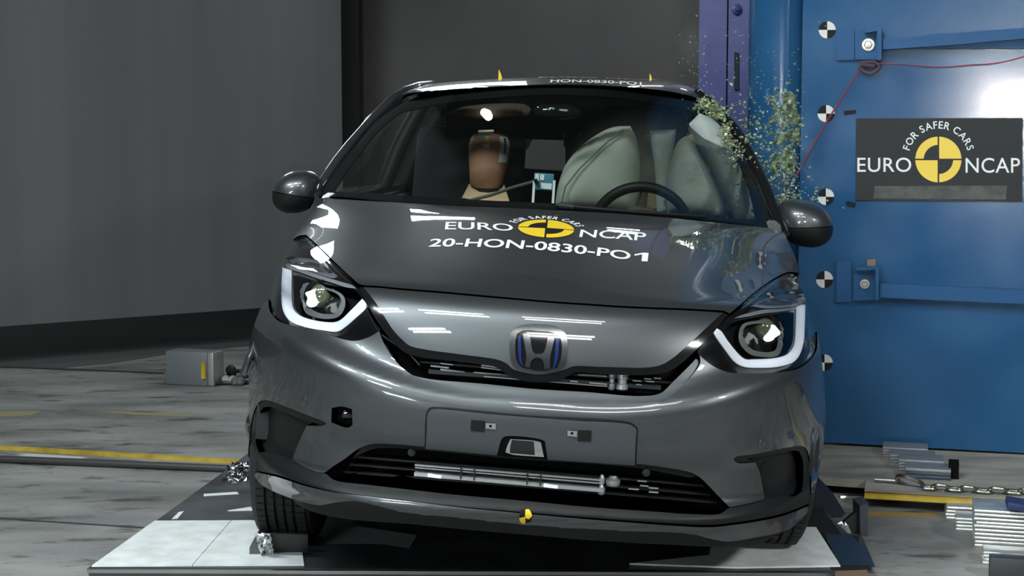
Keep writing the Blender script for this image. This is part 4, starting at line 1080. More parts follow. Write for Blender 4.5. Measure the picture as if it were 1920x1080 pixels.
V, Fs = arc_text('FOR SAFER CARS', 1.16, 1.50, 158, 22, .02); on_hood('lettering', hood_uv(V, R_ * 1.0, Ry * 1.0), Fs, WHITEV)
# lettering on the roof seen end on
def on_roof(s, u0, v0, u1, v1, dy, m):
    p, f, w = text_mesh(s, .02); a, na = RS.px([(u0, v0), (u1, v1)])
    x = a[0][0] + (a[1][0] - a[0][0]) * p[:, 0] / w; y = a[0][1] + (a[1][1] - a[0][1]) * p[:, 0] / w + dy * p[:, 1]
    xs = RS.G[:, 30, 0]; i = np.interp(x, xs, np.arange(RS.ni)); j = RS.col(i, y, RS.G[:, :, 1], True)
    q = RS.sample(RS.G, i, j); n = RS.norm(i, j); n = np.where(n[:, 2:3] < 0, -n, n); q = q + n * .0015
    F2 = [t_ if np.cross(q[t_[1]] - q[t_[0]], q[t_[2]] - q[t_[0]]) @ n[t_[0]] > 0 else t_[::-1] for t_ in f]
    mesh_obj('lettering', q, F2, m, ROOF, smooth=True, normals=n)
on_roof('HON-0830-PO1', 1032, 155.5, 1205, 162, .10, WHITEV)
on_roof('EURO NCAP', 1010, 146.5, 1240, 150.5, .10, mat('pale_gold_vinyl', (.42, .36, .24), .5))
for u, v, k in ((938, 147, 1), (1220, 148, .6)):
    b = Vector(P(u, v, 2.35)); bm = bmesh.new()
    add_prism(bm, [b + Vector((-.008 * k, 0, -.012)), b + Vector((.012 * k, 0, -.012)), b + Vector((.002, 0, .018 * k)), b + Vector((-.008 * k, 0, .036 * k))], (0, .004, 0))
    bm_obj('roof_flag', bm, YELLOW, CAR)
# ------------------------------------------------------------------ the hall
T15 = math.radians(15)
E1 = np.array([math.cos(T15), -math.sin(T15), 0]); E2 = np.array([math.sin(T15), math.cos(T15), 0]); EZ = np.array([0, 0, 1.0])
LABR = Matrix((E1, E2, EZ)).transposed()            # columns are the hall's axes
FZ = -0.04                                           # hall floor level; the sled sheets lie at 0
CONC = mat('worn_concrete', (.2, .2, .2), .6)
noise_mix(CONC, (.15, .15, .145), (.34, .345, .335), 1.3, 9, .30, .70, stretch=(1, 2.6, 1), rough=(.45, .75), bump=.12, bscale=30, rot=-T15)
N, L, b = nodes(CONC)
_src = b.inputs['Base Color'].links[0].from_socket
_map = [n for n in N if n.type == 'MAPPING'][0]
for _sc, _lo, _hi, _col in ((3.2, .56, .66, (.34, .33, .31)), (.9, .50, .70, (.80, .72, .62)), (14, .60, .68, (.55, .55, .54))):
    _t = N.new('ShaderNodeTexNoise'); _t.inputs['Scale'].default_value = _sc; _t.inputs['Detail'].default_value = 7; _t.inputs['Roughness'].default_value = .65
    L.new(_map.outputs[0], _t.inputs['Vector'])
    _r = N.new('ShaderNodeValToRGB'); _r.color_ramp.elements[0].position = _lo; _r.color_ramp.elements[1].position = _hi
    _r.color_ramp.elements[0].color = (1, 1, 1, 1); _r.color_ramp.elements[1].color = (*_col, 1)
    L.new(_t.outputs['Fac'], _r.inputs[0])
    _m = N.new('ShaderNodeMix'); _m.data_type = 'RGBA'; _m.blend_type = 'MULTIPLY'; _m.inputs[0].default_value = 1
    L.new(_src, _m.inputs[6]); L.new(_r.outputs[0], _m.inputs[7]); _src = _m.outputs[2]
L.new(_src, b.inputs['Base Color'])
def quad(name, pts, m, kind=None, parent=None, **k):
    o = mesh_obj(name, pts, [tuple(range(len(pts)))], m, parent)
    if kind: o['kind'] = kind
    return tag(o, **k)
fl = quad('floor', [(-14, -9, FZ), (14, -9, FZ), (14, 18, FZ), (-14, 18, FZ)], CONC, 'structure')
CURT = mat('grey_backdrop', (.115, .118, .122), .8)
noise_mix(CURT, (.10, .104, .108), (.13, .132, .136), 3.0, 5, stretch=(3, 3, .25), coord='Generated')
HALLW = mat('hall_wall', (.085, .078, .078), .8)
noise_mix(HALLW, (.094, .087, .088), (.122, .113, .113), 1.2, 5)
DARKW = mat('dark_hall_wall', (.05, .05, .052), .9)
def curved_wall(name, path, z0, z1, th, m):
    bm = bmesh.new(); pa = [np.array(p, float) for p in path]
    R = []
    for i, p in enumerate(pa):
        d = pa[min(i + 1, len(pa) - 1)] - pa[max(i - 1, 0)]; d /= np.linalg.norm(d); n = np.array([-d[1], d[0]])
        R.append([bm.verts.new((*(p + n * o), z)) for o, z in ((0, z0), (0, z1), (th, z1), (th, z0))])
    for a, c in zip(R, R[1:]):
        for k in range(4): bm.faces.new((a[k], a[(k + 1) % 4], c[(k + 1) % 4], c[k]))
    bm.faces.new(R[0]); bm.faces.new(R[-1][::-1])
    o = bm_obj(name, bm, m, None, auto=40); o['kind'] = 'structure'; return o
# left backdrop: a hung screen whose foot stays clear of the floor
c0 = at_depth(5, 612, 8.5 + 0); c1 = at_depth(645, 585, 9.9)
d = (c1 - c0)[:2]; 
a0 = c0[:2] - d * 1.2
curved_wall('wall_left', [a0, c0[:2], c1[:2]], float(c0[2]), 6.0, .04, CURT)
p = at_depth(640, 500, 10.8); q = at_depth(690, 500, 10.8)
curved_wall('trim_1', [(p[0], p[1]), (q[0] - .05, q[1] - .02)], FZ, 6.0, .1, DARKW)
p = at_depth(664, 400, 11.0); q = at_depth(1700, 400, 9.6)
curved_wall('wall_back', [(p[0], p[1]), (q[0], q[1])], FZ, 6.0, .1, HALLW)
curved_wall('wall_rear', [(-9, 12.6), (6, 12.6)], FZ, 7.0, .1, DARKW)
curved_wall('wall_right', [(7.5, 12.6), (7.5, -8.5)], FZ, 7.0, .1, HALLW)
curved_wall('wall_side', [(-9, -8.5), (-9, 12.6)], FZ, 7.0, .1, HALLW)
curved_wall('wall_front', [(7.5, -8.5), (-9, -8.5)], FZ, 7.0, .1, DARKW)
quad('ceiling', [(-9, -8.5, 7), (-9, 12.6, 7), (7.5, 12.6, 7), (7.5, -8.5, 7)], DARKW, 'structure')
# shade on the floor behind the screen, put in as a darker patch
SHADEF = mat('dark_floor_shade', (.10, .10, .102), .7)
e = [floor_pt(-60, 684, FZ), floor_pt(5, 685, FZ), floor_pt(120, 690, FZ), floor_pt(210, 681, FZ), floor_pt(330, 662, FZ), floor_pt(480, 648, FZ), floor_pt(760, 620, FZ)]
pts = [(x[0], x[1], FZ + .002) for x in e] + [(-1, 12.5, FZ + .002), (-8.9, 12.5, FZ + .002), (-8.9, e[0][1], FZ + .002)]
quad('floor_shade', pts, SHADEF, 'structure')
# ---- blue barrier
BLUE = mat('blue_painted_steel', (.02, .12, .33), .3, spec=.35)
noise_mix(BLUE, (.014, .070, .165), (.021, .088, .20), 3.5, 6, rough=(.14, .26), bump=.03, bscale=60)
BLUED = mat('blue_bracket_paint', (.014, .075, .19), .5, spec=.25)
PURP = mat('violet_blue_steel', (.075, .085, .33), .4)
noise_mix(PURP, (.042, .056, .24), (.075, .088, .31), 6, 6)
B0 = at_depth(1497, 500, 5.96); BN = -E2
def bp(u, v, out=0.0):
    """point seen at (u, v) on the barrier's front face, or 'out' metres in front of it"""
    return plane_pt(u, v, B0 + BN * out, BN)
BLOCK = thing('barrier_block', 'large blue steel barrier block filling the right side of the picture', 'barrier')
def slab(bm, uvs, o0, o1):
    """polygon traced on the face, between two distances out from the face"""
    A = [Vector(bp(u, v, o1)) for u, v in uvs]
    add_prism(bm, A, Vector(BN * (o0 - o1)))
bm = bmesh.new(); lo = bp(1540, 836)[2] + .016
x0 = B0[:2]; zt = 2.6
add_prism(bm, [(x0[0], x0[1], lo), (*(x0 + E1[:2] * 2.2), lo - .012), (*(x0 + E1[:2] * 2.2), zt), (x0[0], x0[1], zt)], Vector(E2 * .045))
bm_obj('front_face', bm, BLUE, BLOCK)
bm = bmesh.new(); q0 = x0 + E1[:2] * .16 + E2[:2] * .045
add_prism(bm, [(*q0, lo), (*(q0 + E1[:2] * 2.0), lo), (*(q0 + E1[:2] * 2.0), zt), (*q0, zt)], Vector(E2 * 2.9)); bm_obj('block_body', bm, BLUE, BLOCK)
bm = bmesh.new(); q0 = x0 + E1[:2] * .16 + E2[:2] * .06
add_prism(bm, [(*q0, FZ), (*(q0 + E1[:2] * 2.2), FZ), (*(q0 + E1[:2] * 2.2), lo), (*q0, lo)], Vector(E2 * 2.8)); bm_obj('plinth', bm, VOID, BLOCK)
BOLT = mat('zinc_bolt', (.55, .53, .48), .35, 1)
def bracket(main, pad, top_lip, right_lip, bolt, r):
    bm = bmesh.new(); slab(bm, main, 0, .025); br = bm_obj('bracket', bm, BLUED, BLOCK)
    bm = bmesh.new(); slab(bm, pad, 0, .018); bm_obj('bracket_pad', bm, BLUED, br)
    bm = bmesh.new(); slab(bm, top_lip, .02, .07); slab(bm, right_lip, .02, .08); bm_obj('bracket_lip', bm, BLUED, br)
    c = Vector(bp(*bolt, .025)); M = Matrix.Translation(c) @ Vector(BN).to_track_quat('Z', 'Y').to_matrix().to_4x4()
    bm = bmesh.new(); add_lathe(bm, [(r, 0), (r, .004), (r * .9, .006)], M, 24); add_lathe(bm, [(r * .62, .006), (r * .62, .018), (r * .5, .021)], M, 6); add_lathe(bm, [(r * .28, .02), (r * .28, .034)], M, 12)
    bm_obj('bolt', bm, BOLT, br)
bracket([(1603, 56), (1652, 54), (1652, 112), (1603, 111)], [(1569, 56), (1602, 56), (1602, 112), (1569, 113)], [(1618, 56), (1650, 52), (1650, 57), (1622, 62)], [(1644, 53), (1653, 52), (1653, 112), (1645, 113)], (1628, 84), .026)
bracket([(1600, 503), (1647, 502), (1647, 562), (1600, 564)], [(1568, 490), (1596, 490), (1596, 566), (1568, 567)], [(1602, 501), (1645, 500), (1645, 505), (1608, 508)], [(1641, 501), (1648, 500), (1648, 563), (1642, 565)], (1621.5, 532), .020)
bm = bmesh.new(); slab(bm, [(1655, 73), (1935, 50), (1935, 71), (1800, 83), (1655, 93)], 0, .06); slab(bm, [(1655, 93), (1720, 88), (1935, 72), (1935, 91), (1700, 92)], 0, .02); bm_obj('beam', bm, BLUED, BLOCK)
bm = bmesh.new(); slab(bm, [(1650, 531), (1935, 545), (1935, 571), (1650, 558)], 0, .05); bm_obj('beam', bm, BLUED, BLOCK)
bm = bmesh.new(); slab(bm, [(1626, 487), (1642, 486), (1642, 500), (1626, 501)], 0, .02); bm_obj('stud_block', bm, mat('rusty_steel', (.22, .16, .13), .7, .3), BLOCK)
# the rigid pole and the column behind it
PC_ = at_depth(1456, 500, 6.18)
bm = bmesh.new(); add_lathe(bm, [(.127, FZ), (.127, 2.6)], Matrix.Translation((PC_[0], PC_[1], 0)), 64)
tag(bm_obj('rigid_pole', bm, BLUE), 'round blue steel pole standing at the left end of the barrier block', 'pole')
bm = bmesh.new(); a = at_depth(1308, 300, 8.6); c = at_depth(1402, 300, 8.6)
add_prism(bm, [(a[0], a[1], FZ), (c[0], c[1] - .08, FZ), (c[0], c[1] - .08, 3.2), (a[0], a[1], 3.2)], (.04, .25, 0))
COLM = thing('steel_column', 'violet-blue steel column behind the pole with a vertical slot', 'column')
bm_obj('column_body', bm, PURP, COLM)
bm = bmesh.new(); a = at_depth(1360, 300, 8.55); c = at_depth(1362, 300, 8.55); add_prism(bm, [(a[0], a[1], FZ), (c[0], c[1], FZ), (c[0], c[1], 3.2), (a[0], a[1], 3.2)], (0, .06, 0)); bm_obj('column_seam', bm, VOID, COLM)
bm = bmesh.new()
for u0, v0, u1, v1 in ((1378, 98, 1385, 168),):
    add_prism(bm, [at_depth(u0, v0, 8.52), at_depth(u1, v0, 8.52), at_depth(u1, v1, 8.52), at_depth(u0, v1, 8.52)], (0, .05, 0))
bm_obj('column_slot', bm, mat('dark_slot', (.03, .035, .05), .7), COLM)
bm = bmesh.new(); M = Matrix.Translation(at_depth(1381, 17, 8.52)) @ Matrix.Rotation(PI / 2, 4, 'X'); add_lathe(bm, [(.028, 0), (.028, .008), (.02, .012)], M, 24); add_lathe(bm, [(.012, .01), (.012, .03)], M, 6); bm_obj('bolt', bm, PURP, COLM)
# sign board
SIGN = thing('sign_board', 'dark grey sign board with white lettering and round yellow emblem on the blue barrier', 'sign')
SG = mat('dark_grey_board', (.030, .031, .033), .65, spec=.2)
bm = bmesh.new(); slab(bm, [(1605, 222), (1918, 221), (1917, 379), (1604, 376)], 0, .006); bm_obj('board', bm, SG, SIGN)
def on_sign(name, V, Fs, m, cu, cv, scale_px, sy=None, out=.0075, slope=0.0, par=SIGN):
    sy = sy or scale_px
    A = np.array([bp(cu + x * scale_px, cv - y * sy + slope * x * scale_px, out) for x, y in V])
    F2 = [f if np.cross(A[f[1]] - A[f[0]], A[f[2]] - A[f[0]]) @ BN > 0 else f[::-1] for f in Fs]
    return mesh_obj(name, A, F2, m, par)
def sign_text(s, u0, u1, vb, h, slope=0.0):
    p, f, w = text_mesh(s, .004, 1.05); V = p / np.array([w, 1])
    on_sign('lettering', V, f, SIGNW, u0, vb, u1 - u0, h, slope=slope)
SIGNW = mat('sign_white', (.68, .72, .71), .6); SIGNY = mat('sign_yellow', (.72, .52, .07), .6)
sign_text('EURO', 1607.5, 1708.5, 322.5, 27); sign_text('NCAP', 1810.5, 1912.5, 324, 28)
V, Fs = target_shape(1.0, .035); on_sign('emblem', V, Fs, SIGNY, 1759.5, 299, 43.2, 42.8)
V, Fs = arc_text('FOR SAFER CARS', 1.30, 1.62, 166, 14, .012); on_sign('lettering', V, Fs, SIGNW, 1759.5, 297, 43, 43)
bm = bmesh.new(); slab(bm, [(1640, 349), (1888, 348), (1886, 374), (1638, 372)], .006, .007)
g = mat('grey_tape', (.075, .085, .08), .55); noise_mix(g, (.035, .040, .038), (.065, .074, .068), 25, 5); bm_obj('tape_strip', bm, g, SIGN)
# checker stickers
MK = mat('marker_white', (.62, .63, .60), .6)
def marker(u, v, r, label, tilt=0):
    o = thing('target_marker', label, 'sticker', loc=bp(u, v, .002), group='round checker stickers on the barrier')
    Mx = np.array(o.location)
    def shp(name, a0, m, out):
        V = [Mx + 0 * BN]; n = 12
        c = np.array(bp(u, v, out)); V = [c - Mx]
        for k in range(n + 1):
            a = a0 + PI / 2 * k / n
            V.append(np.array(bp(u + r * math.cos(a), v - r * math.sin(a), out)) - Mx)
        F2 = [(0, k, k + 1) for k in range(1, n + 1)]
        return V, F2
    Vb = []; Fb = []; Vw = []; Fw = []
    for q in range(4):
        V, F2 = shp('q', q * PI / 2 + tilt, None, .003)
        (Vt, Ft) = (Vw, Fw) if q in (0, 2) else (Vb, Fb)
        bidx = len(Vt); Vt += V; Ft += [tuple(bidx + k for k in f) for f in F2]
    mesh_obj('white_quarters', Vw, Fw, MK, o); mesh_obj('black_quarters', Vb, Fb, BLACKV, o)
marker(1551, 56, 16, 'topmost round checker sticker, left of the upper bracket')
marker(1549, 213, 16, 'round checker sticker crossed by the red cord')
marker(1548.5, 369, 15.5, 'round checker sticker just above the right wing mirror')
marker(1546, 524, 16, 'round checker sticker left of the lower bracket')
marker(1546, 680, 15.5, 'lowest round checker sticker, half hidden by the car flank')
for uv, lab in (([(1582, 208), (1605, 206), (1605, 213), (1583, 216)], 'short black tape strip above the left corner of the sign'),
                ([(1585, 379), (1592, 377), (1605, 381), (1603, 389), (1588, 386)], 'crumpled black tape scrap below the left corner of the sign')):
    bm = bmesh.new(); slab(bm, uv, 0, .004); tag(bm_obj('tape_piece', bm, BLACKV), lab, 'tape')
# red cord
REDC = mat('red_cord', (.17, .02, .03), .6)
def cord(name, pts, r, m, label, cat='cord', out=.03):
    q = [Vector(bp(u, v, o)) for u, v, o in pts]
    bm = bmesh.new(); add_tube(bm, q, r, 8); return tag(bm_obj(name, bm, m), label, cat)
cord('red_cord', [(1473, 368, .05), (1497, 322, .035), (1550, 228, .035), (1611, 132, .04)], .0036, REDC, 'taut red cord running diagonally down from the upper bracket')
def catm(pts, k=6): 
    o = cr([(a, b) for a, b, c in pts], closed=False, step=8, corner=170); return [(x, y, np.interp(x, [p[0] for p in pts], [p[2] for p in pts])) for x, y in o]
cord('red_cord', catm([(1645, 119, .035), (1700, 121, .05), (1760, 126, .05), (1820, 122, .05), (1870, 118, .05), (1930, 104, .05)]), .0024, REDC, 'slack red cord running level to the right from the upper bracket')
bm = bmesh.new(); q = [Vector(bp(u, v, .03)) for u, v in ((1612, 118), (1640, 116), (1650, 124), (1644, 132), (1634, 138), (1622, 136), (1611, 127), (1616, 121), (1640, 124))]
add_tube(bm, q, .008, 8); tag(bm_obj('cord_knot', bm, mat('dark_knot', (.05, .03, .05), .7)), 'dark bundled knot of cord below the upper bracket', 'knot')

# ---- the sled the car stands on
SLEDM = mat('dark_sled_steel', (.07, .076, .084), .45, .5); noise_mix(SLEDM, (.05, .054, .06), (.11, .118, .128), 5, 6, rough=(.35, .6))
WHITES = mat('white_sheet', (.78, .80, .79), .7); noise_mix(WHITES, (.68, .71, .70), (.84, .86, .86), 14, 6, bump=.05, bscale=60)
DSHEET = mat('dark_sheet', (.04, .041, .044), .55)
def flat(name, uvs, z, th, m, parent=None, **k):
    bm = bmesh.new(); add_prism(bm, [Vector(floor_pt(u, v, z)) for u, v in uvs], (0, 0, -th))
    return tag(bm_obj(name, bm, m, parent, auto=30), **k)
SLED = thing('sled_platform', 'low dark steel sled platform under the car', 'platform')
A = [floor_pt(166, 1064, -.006), floor_pt(290, 978, -.006), floor_pt(438, 871, -.006), np.array([-.93, 4.1, -.006]), np.array([.92, 4.0, -.006]), np.array([.92, 2.1, -.006]), floor_pt(1530, 905, -.006), floor_pt(1548, 960, -.006), floor_pt(1632, 1040, -.006), floor_pt(1636, 1071, -.006)]
bm = bmesh.new(); add_prism(bm, [Vector(a) for a in A], (0, 0, -.03)); bm_obj('deck', bm, SLEDM, SLED, auto=30)
flat('edge_strip', [(163, 1066), (1640, 1073), (1640, 1075), (163, 1068)], -.003, .010, STEEL, SLED)
for uv in ([(382, 926), (444, 922), (448, 926), (382, 930)], [(426, 957), (470, 950), (475, 957), (430, 958)], [(335, 960), (345, 958), (333, 972), (322, 973)]):
    flat('tape_mark', uv, -.0045, .001, WHITEV, SLED)
flat('rust_strip', [(1566, 1071), (1625, 1068), (1630, 1082), (1566, 1086)], -.002, .02, mat('rusty_edge', (.22, .14, .09), .7), SLED)
flat('deck_overlay', [(1528, 905), (1548, 962), (1600, 1030), (1634, 1068), (1560, 1068), (1500, 985)], -.0045, .001, mat('black_deck_overlay', (.022, .022, .022), .75, spec=.15), SLED)  # thin dark overlay added to keep the blue block's reflection off the deck
flat('white_sheet', [(172, 1060), (290, 976), (433, 975.5), (360, 1059)], .0, .005, WHITES, label='bright white sheet at the left front corner of the sled, clear of the car', cat='sheet', group='sheets on the sled')
flat('white_sheet', [(361.5, 1059), (434.5, 975.5), (470, 975), (560, 985), (570, 1058)], .0, .005, WHITES, label='bright white sheet under the left front wheel', cat='sheet', group='sheets on the sled')
flat('white_sheet', [(1180, 1056), (1330, 1040), (1340, 985), (1530, 988), (1576, 1060), (1380, 1063)], .0, .005, WHITES, label='white sheet under the right front wheel', cat='sheet', group='sheets on the sled')
# tilted dark sheet between the wheels
bm = bmesh.new(); A = [at_depth(565, 1058, 4.36), at_depth(755, 1055, 4.36), at_depth(782, 1008, 4.62), at_depth(635, 985, 4.75)]
add_prism(bm, [Vector(a) + Vector((0, 0, .008)) for a in A], (0, .0, -.006)); tag(bm_obj('dark_sheet', bm, mat('grey_sheet', (.30, .305, .31), .6)), 'dark grey sheet lying between the front wheels', 'sheet', 'sheets on the sled')
# foil on the far corner
FOIL = mat('crumpled_foil', (.75, .77, .78), .18, 1)
def crumple(name, uvs, D, h, amp, label, seed):
    rnd = random.Random(seed); bm = bmesh.new(); n = 16
    c = [np.array(at_depth(*q)) for q in uvs]
    G = []
    for i in range(n):
        G.append([])
        for j in range(n):
            a, b_ = i / (n - 1), j / (n - 1)
            p = c[0] * (1 - a) * (1 - b_) + c[1] * a * (1 - b_) + c[2] * a * b_ + c[3] * (1 - a) * b_
            G[-1].append(bm.verts.new(Vector(p) + Vector((rnd.gauss(0, amp), rnd.gauss(0, amp) - h * math.sin(PI * a) * math.sin(PI * b_), rnd.gauss(0, amp * .6)))))
    for i in range(n - 1):
        for j in range(n - 1): bm.faces.new((G[i][j], G[i + 1][j], G[i + 1][j + 1], G[i][j + 1]))
    return tag(bm_obj(name, bm, FOIL, None, auto=20), label, 'foil')
crumple('foil_scrap', [(412, 905, 5.40), (462, 905, 5.40), (465, 866, 5.55), (436, 868, 5.55)], 0, .02, .006, 'crumpled shiny foil at the far left corner of the sled', 3)
# stop block in front of the left wheel
CH = thing('wheel_stop', 'black block with crumpled foil end in front of the left front tyre', 'block')
bm = bmesh.new()
A = [at_depth(500, 1001, 4.33), at_depth(577, 1003, 4.33), at_depth(578, 1045, 4.41), at_depth(490, 1046, 4.41)]
A[2][2] = A[3][2] = .001
add_prism(bm, [Vector(a) for a in A], (0, .012, 0)); bm_obj('stop_block', bm, mat('black_stop', (.035, .034, .033), .6), CH)
bm = bmesh.new(); add_prism(bm, [Vector(at_depth(u, v, 4.39)) for u, v in ((481, 1001), (497, 1000), (500, 1045), (467, 1045), (468, 1026))], (0, .06, 0))
bm_obj('stop_side', bm, mat('dark_bent_steel', (.12, .12, .12), .3, .8), CH)
rnd = random.Random(5); bm = bmesh.new(); G = []
for i in range(10):
    G.append([bm.verts.new(Vector(at_depth(484 + 26 * i / 9 - 4 + 8 * j / 13, 1000 + 45 * j / 13, 4.30 + .09 * j / 13)) + Vector((rnd.gauss(0, .002), rnd.gauss(0, .006), rnd.gauss(0, .002)))) for j in range(14)])
for i in range(9):
    for j in range(13): bm.faces.new((G[i][j], G[i + 1][j], G[i + 1][j + 1], G[i][j + 1]))
bm_obj('stop_foil', bm, FOIL, CH, auto=20)
# right side bracket of the sled
GB = thing('sled_bracket', 'dark steel corner bracket with shiny gusset at the right rim of the sled', 'bracket')
DS = mat('dark_oily_steel', (.05, .05, .052), .25, .7, coat=.5)
bm = bmesh.new(); add_prism(bm, [Vector(at_depth(u, v, 4.75)) for u, v in ((1612, 948), (1628, 944), (1627, 1010), (1614, 1022))], (0, .10, 0)); bm_obj('upright', bm, mat('grey_blue_steel', (.09, .10, .12), .4, .6), GB)
bm = bmesh.new(); add_prism(bm, [Vector(at_depth(u, v, 4.78)) for u, v in ((1602, 962), (1612, 958), (1613, 1008), (1552, 1004))], (0, .02, 0)); bm_obj('gusset', bm, DS, GB)
rnd = random.Random(2); bm = bmesh.new()
for k in range(5):
    c = Vector(at_depth(1577 + rnd.random() * 12, 985 + rnd.random() * 10, 4.775)); bmesh.ops.create_icosphere(bm, subdivisions=1, radius=.02, matrix=Matrix.Translation(c) @ Matrix.Diagonal((1, .3, .8, 1)))
bm_obj('foil_patch', bm, FOIL, GB, auto=10)
bm = bmesh.new(); add_prism(bm, [Vector(floor_pt(u, v, .0)) for u, v in ((1545, 1000), (1616, 1004), (1640, 1060), (1575, 1060))], (0, 0, -.005)); bm_obj('foot', bm, DS, GB)
SF = thing('sled_outrigger', 'dark steel side frame of the sled right of the car', 'frame')
bm = bmesh.new(); add_prism(bm, [Vector(at_depth(u, v, 5.45)) for u, v in ((1520, 890), (1690, 898), (1690, 904), (1652, 906), (1626, 920), (1618, 930), (1520, 924))], (0, .08, 0)); bm_obj('rail', bm, DS, SF)
bm = bmesh.new(); add_prism(bm, [Vector(at_depth(u, v, 5.0)) for u, v in ((1520, 918), (1560, 922), (1585, 962), (1560, 985), (1515, 990))], (0, .25, 0)); bm_obj('side_plate', bm, mat('black_blue_plate', (.012, .016, .026), .5), SF)
bm = bmesh.new(); add_tube(bm, [at_depth(1575, 933, 5.3), at_depth(1622, 934, 5.3)], .012, 8); bm_obj('rail_edge', bm, STEEL, SF)

# ---- left of the car: floor rail, pipe, case
YP = mat('yellow_floor_paint', (.52, .36, .03), .55); noise_mix(YP, (.36, .25, .03), (.58, .41, .05), 12, 6)
def strip(name, a, b_, w, h, z, m, over=0.0):
    A, B = np.array(floor_pt(*a, z)), np.array(floor_pt(*b_, z)); d = (B - A) / np.linalg.norm(B - A); n = np.array([-d[1], d[0], 0])
    A = A - d * over; B = B + d * .02
    bm = bmesh.new(); add_prism(bm, [Vector(A), Vector(B), Vector(B + n * w), Vector(A + n * w)], (0, 0, h)); return bm_obj(name, bm, m)
tag(strip('yellow_rail', (5, 844), (456, 871), .03, .014, FZ, YP, .6), 'yellow painted steel rail across the floor left of the car', 'rail')
A, B = floor_pt(5, 868, FZ), floor_pt(428, 886, FZ); d = (B - A) / np.linalg.norm(B - A); bm = bmesh.new(); add_tube(bm, [Vector(A - d * .6) + Vector((0, 0, .016)), Vector(B) + Vector((0, 0, .016))], .015, 12)
tag(bm_obj('floor_pipe', bm, mat('dark_pipe', (.05, .048, .05), .4)), 'dark round pipe lying in front of the yellow rail', 'pipe')
CH2 = mat('pale_strip', (.5, .5, .46), .7); noise_mix(CH2, (.16, .16, .15), (.56, .56, .52), 3.5, 2, .42, .52)
flat('floor_strip', [(-60, 843), (458, 875), (446, 884), (-60, 858)], FZ + .003, .002, CH2, kind='structure')
flat('floor_marking', [(180, 770), (350, 776), (372, 781), (250, 777)], FZ + .0015, .001, mat('worn_yellow_paint', (.30, .26, .15), .8), kind='structure')
flat('floor_marking', [(-40, 772), (80, 770), (60, 778), (-40, 782)], FZ + .0015, .001, bpy.data.materials['worn_yellow_paint'], kind='structure')
flat('floor_joint', [(-60, 967), (270, 988), (268, 990), (-60, 969)], FZ + .0015, .001, mat('joint_black', (.04, .04, .04), .9), kind='structure')
flat('floor_joint', [(-60, 683), (308, 698), (308, 700), (-60, 686)], FZ + .0035, .001, bpy.data.materials['joint_black'], kind='structure')
# equipment case
CASE = thing('equipment_case', 'grey metal equipment case with yellow strip on the floor near the backdrop', 'case')
CM = mat('grey_hammered_metal', (.16, .175, .19), .5, .2); CE = mat('case_silver', (.45, .46, .45), .4, .6)
b0, b1 = np.array(floor_pt(310, 721, FZ)), np.array(floor_pt(388, 725, FZ))
h = (at_depth(310, 658, b0[1] - CAM[1])[2] - FZ)
u_ = (b1 - b0); L_ = np.linalg.norm(u_[:2]); u_ /= L_; w_ = np.array([-u_[1], u_[0], 0])
R3 = Matrix((Vector(u_), Vector(w_), Vector((0, 0, 1)))).transposed()
bm = bmesh.new(); add_box(bm, Vector(b0 + u_ * L_ / 2 + w_ * .07 + EZ * h / 2), (L_, .13, h), R=R3, bev=.008); bm_obj('case_body', bm, CM, CASE)
bm = bmesh.new(); add_box(bm, Vector(b1 + u_ * .017 + w_ * .07 + EZ * h / 2), (.034, .12, h * .97), R=R3, bev=.004); bm_obj('end_panel', bm, CE, CASE)
bm = bmesh.new(); add_box(bm, Vector(b1 - u_ * .018 - w_ * .002 + EZ * h * .48), (.026, .004, h * .52), R=R3); bm_obj('yellow_strip', bm, YP, CASE)
bm = bmesh.new()
for t_ in (.28, .62): add_lathe(bm, [(.006, 0), (.006, .004)], Matrix.Translation(Vector(b0 + u_ * L_ * t_ + EZ * h * .5 + w_ * .01)) @ Matrix.Rotation(PI / 2, 4, 'X'), 12)
bm_obj('case_screw', bm, BOLT, CASE)
bm = bmesh.new()
for k, (x_, z_) in enumerate(((.06, .03), (.10, .03))): add_lathe(bm, [(.018, -.02), (.022, 0), (.018, .02)], Matrix.Translation(Vector(b1 + u_ * x_ + w_ * .1 + EZ * z_)) @ Matrix.Rotation(PI / 2, 4, 'X'), 14)
bm_obj('case_connector', bm, CE, CASE)
CABM = mat('black_cable', (.02, .02, .02), .5)
def cable(pts, r, label):
    bm = bmesh.new(); o = cr([(a, b) for a, b in pts], closed=False, step=6, corner=170)
    add_tube(bm, [Vector(floor_pt(u, v, FZ)) + Vector((0, 0, r)) for u, v in o], r, 8); return tag(bm_obj('floor_cable', bm, CABM), label, 'cable', 'cables by the equipment case')
cable([(402, 722), (420, 712), (440, 700), (465, 698)], .010, 'black cable arching up to the right behind the equipment case')
cable([(398, 724), (420, 722), (440, 722), (470, 720)], .012, 'black cable with round plugs lying right of the equipment case')
cable([(404, 716), (425, 718), (445, 712), (470, 708)], .010, 'middle black cable between the equipment case and the car')
for u, lab in ((443, 'left one of two grey cable plugs on the floor by the car'), (452, 'right one of two grey cable plugs on the floor by the car')):
    c = Vector(floor_pt(u, 722, FZ)) + Vector((0, -.02, .024)); bm = bmesh.new(); add_lathe(bm, [(.014, -.024), (.024, -.02), (.024, .012), (.012, .024)], Matrix.Translation(c) @ Matrix.Rotation(PI / 2, 4, 'X'), 16)
    tag(bm_obj('cable_plug', bm, mat('plug_grey', (.16, .16, .165), .45, .5)), lab, 'plug', 'cable plugs by the car')
c = Vector(at_depth(433, 694, 8.2)); bm = bmesh.new(); add_lathe(bm, [(.02, -.02), (.03, 0), (.02, .02)], Matrix.Translation(c) @ Matrix.Rotation(PI / 2, 4, 'X'), 16)
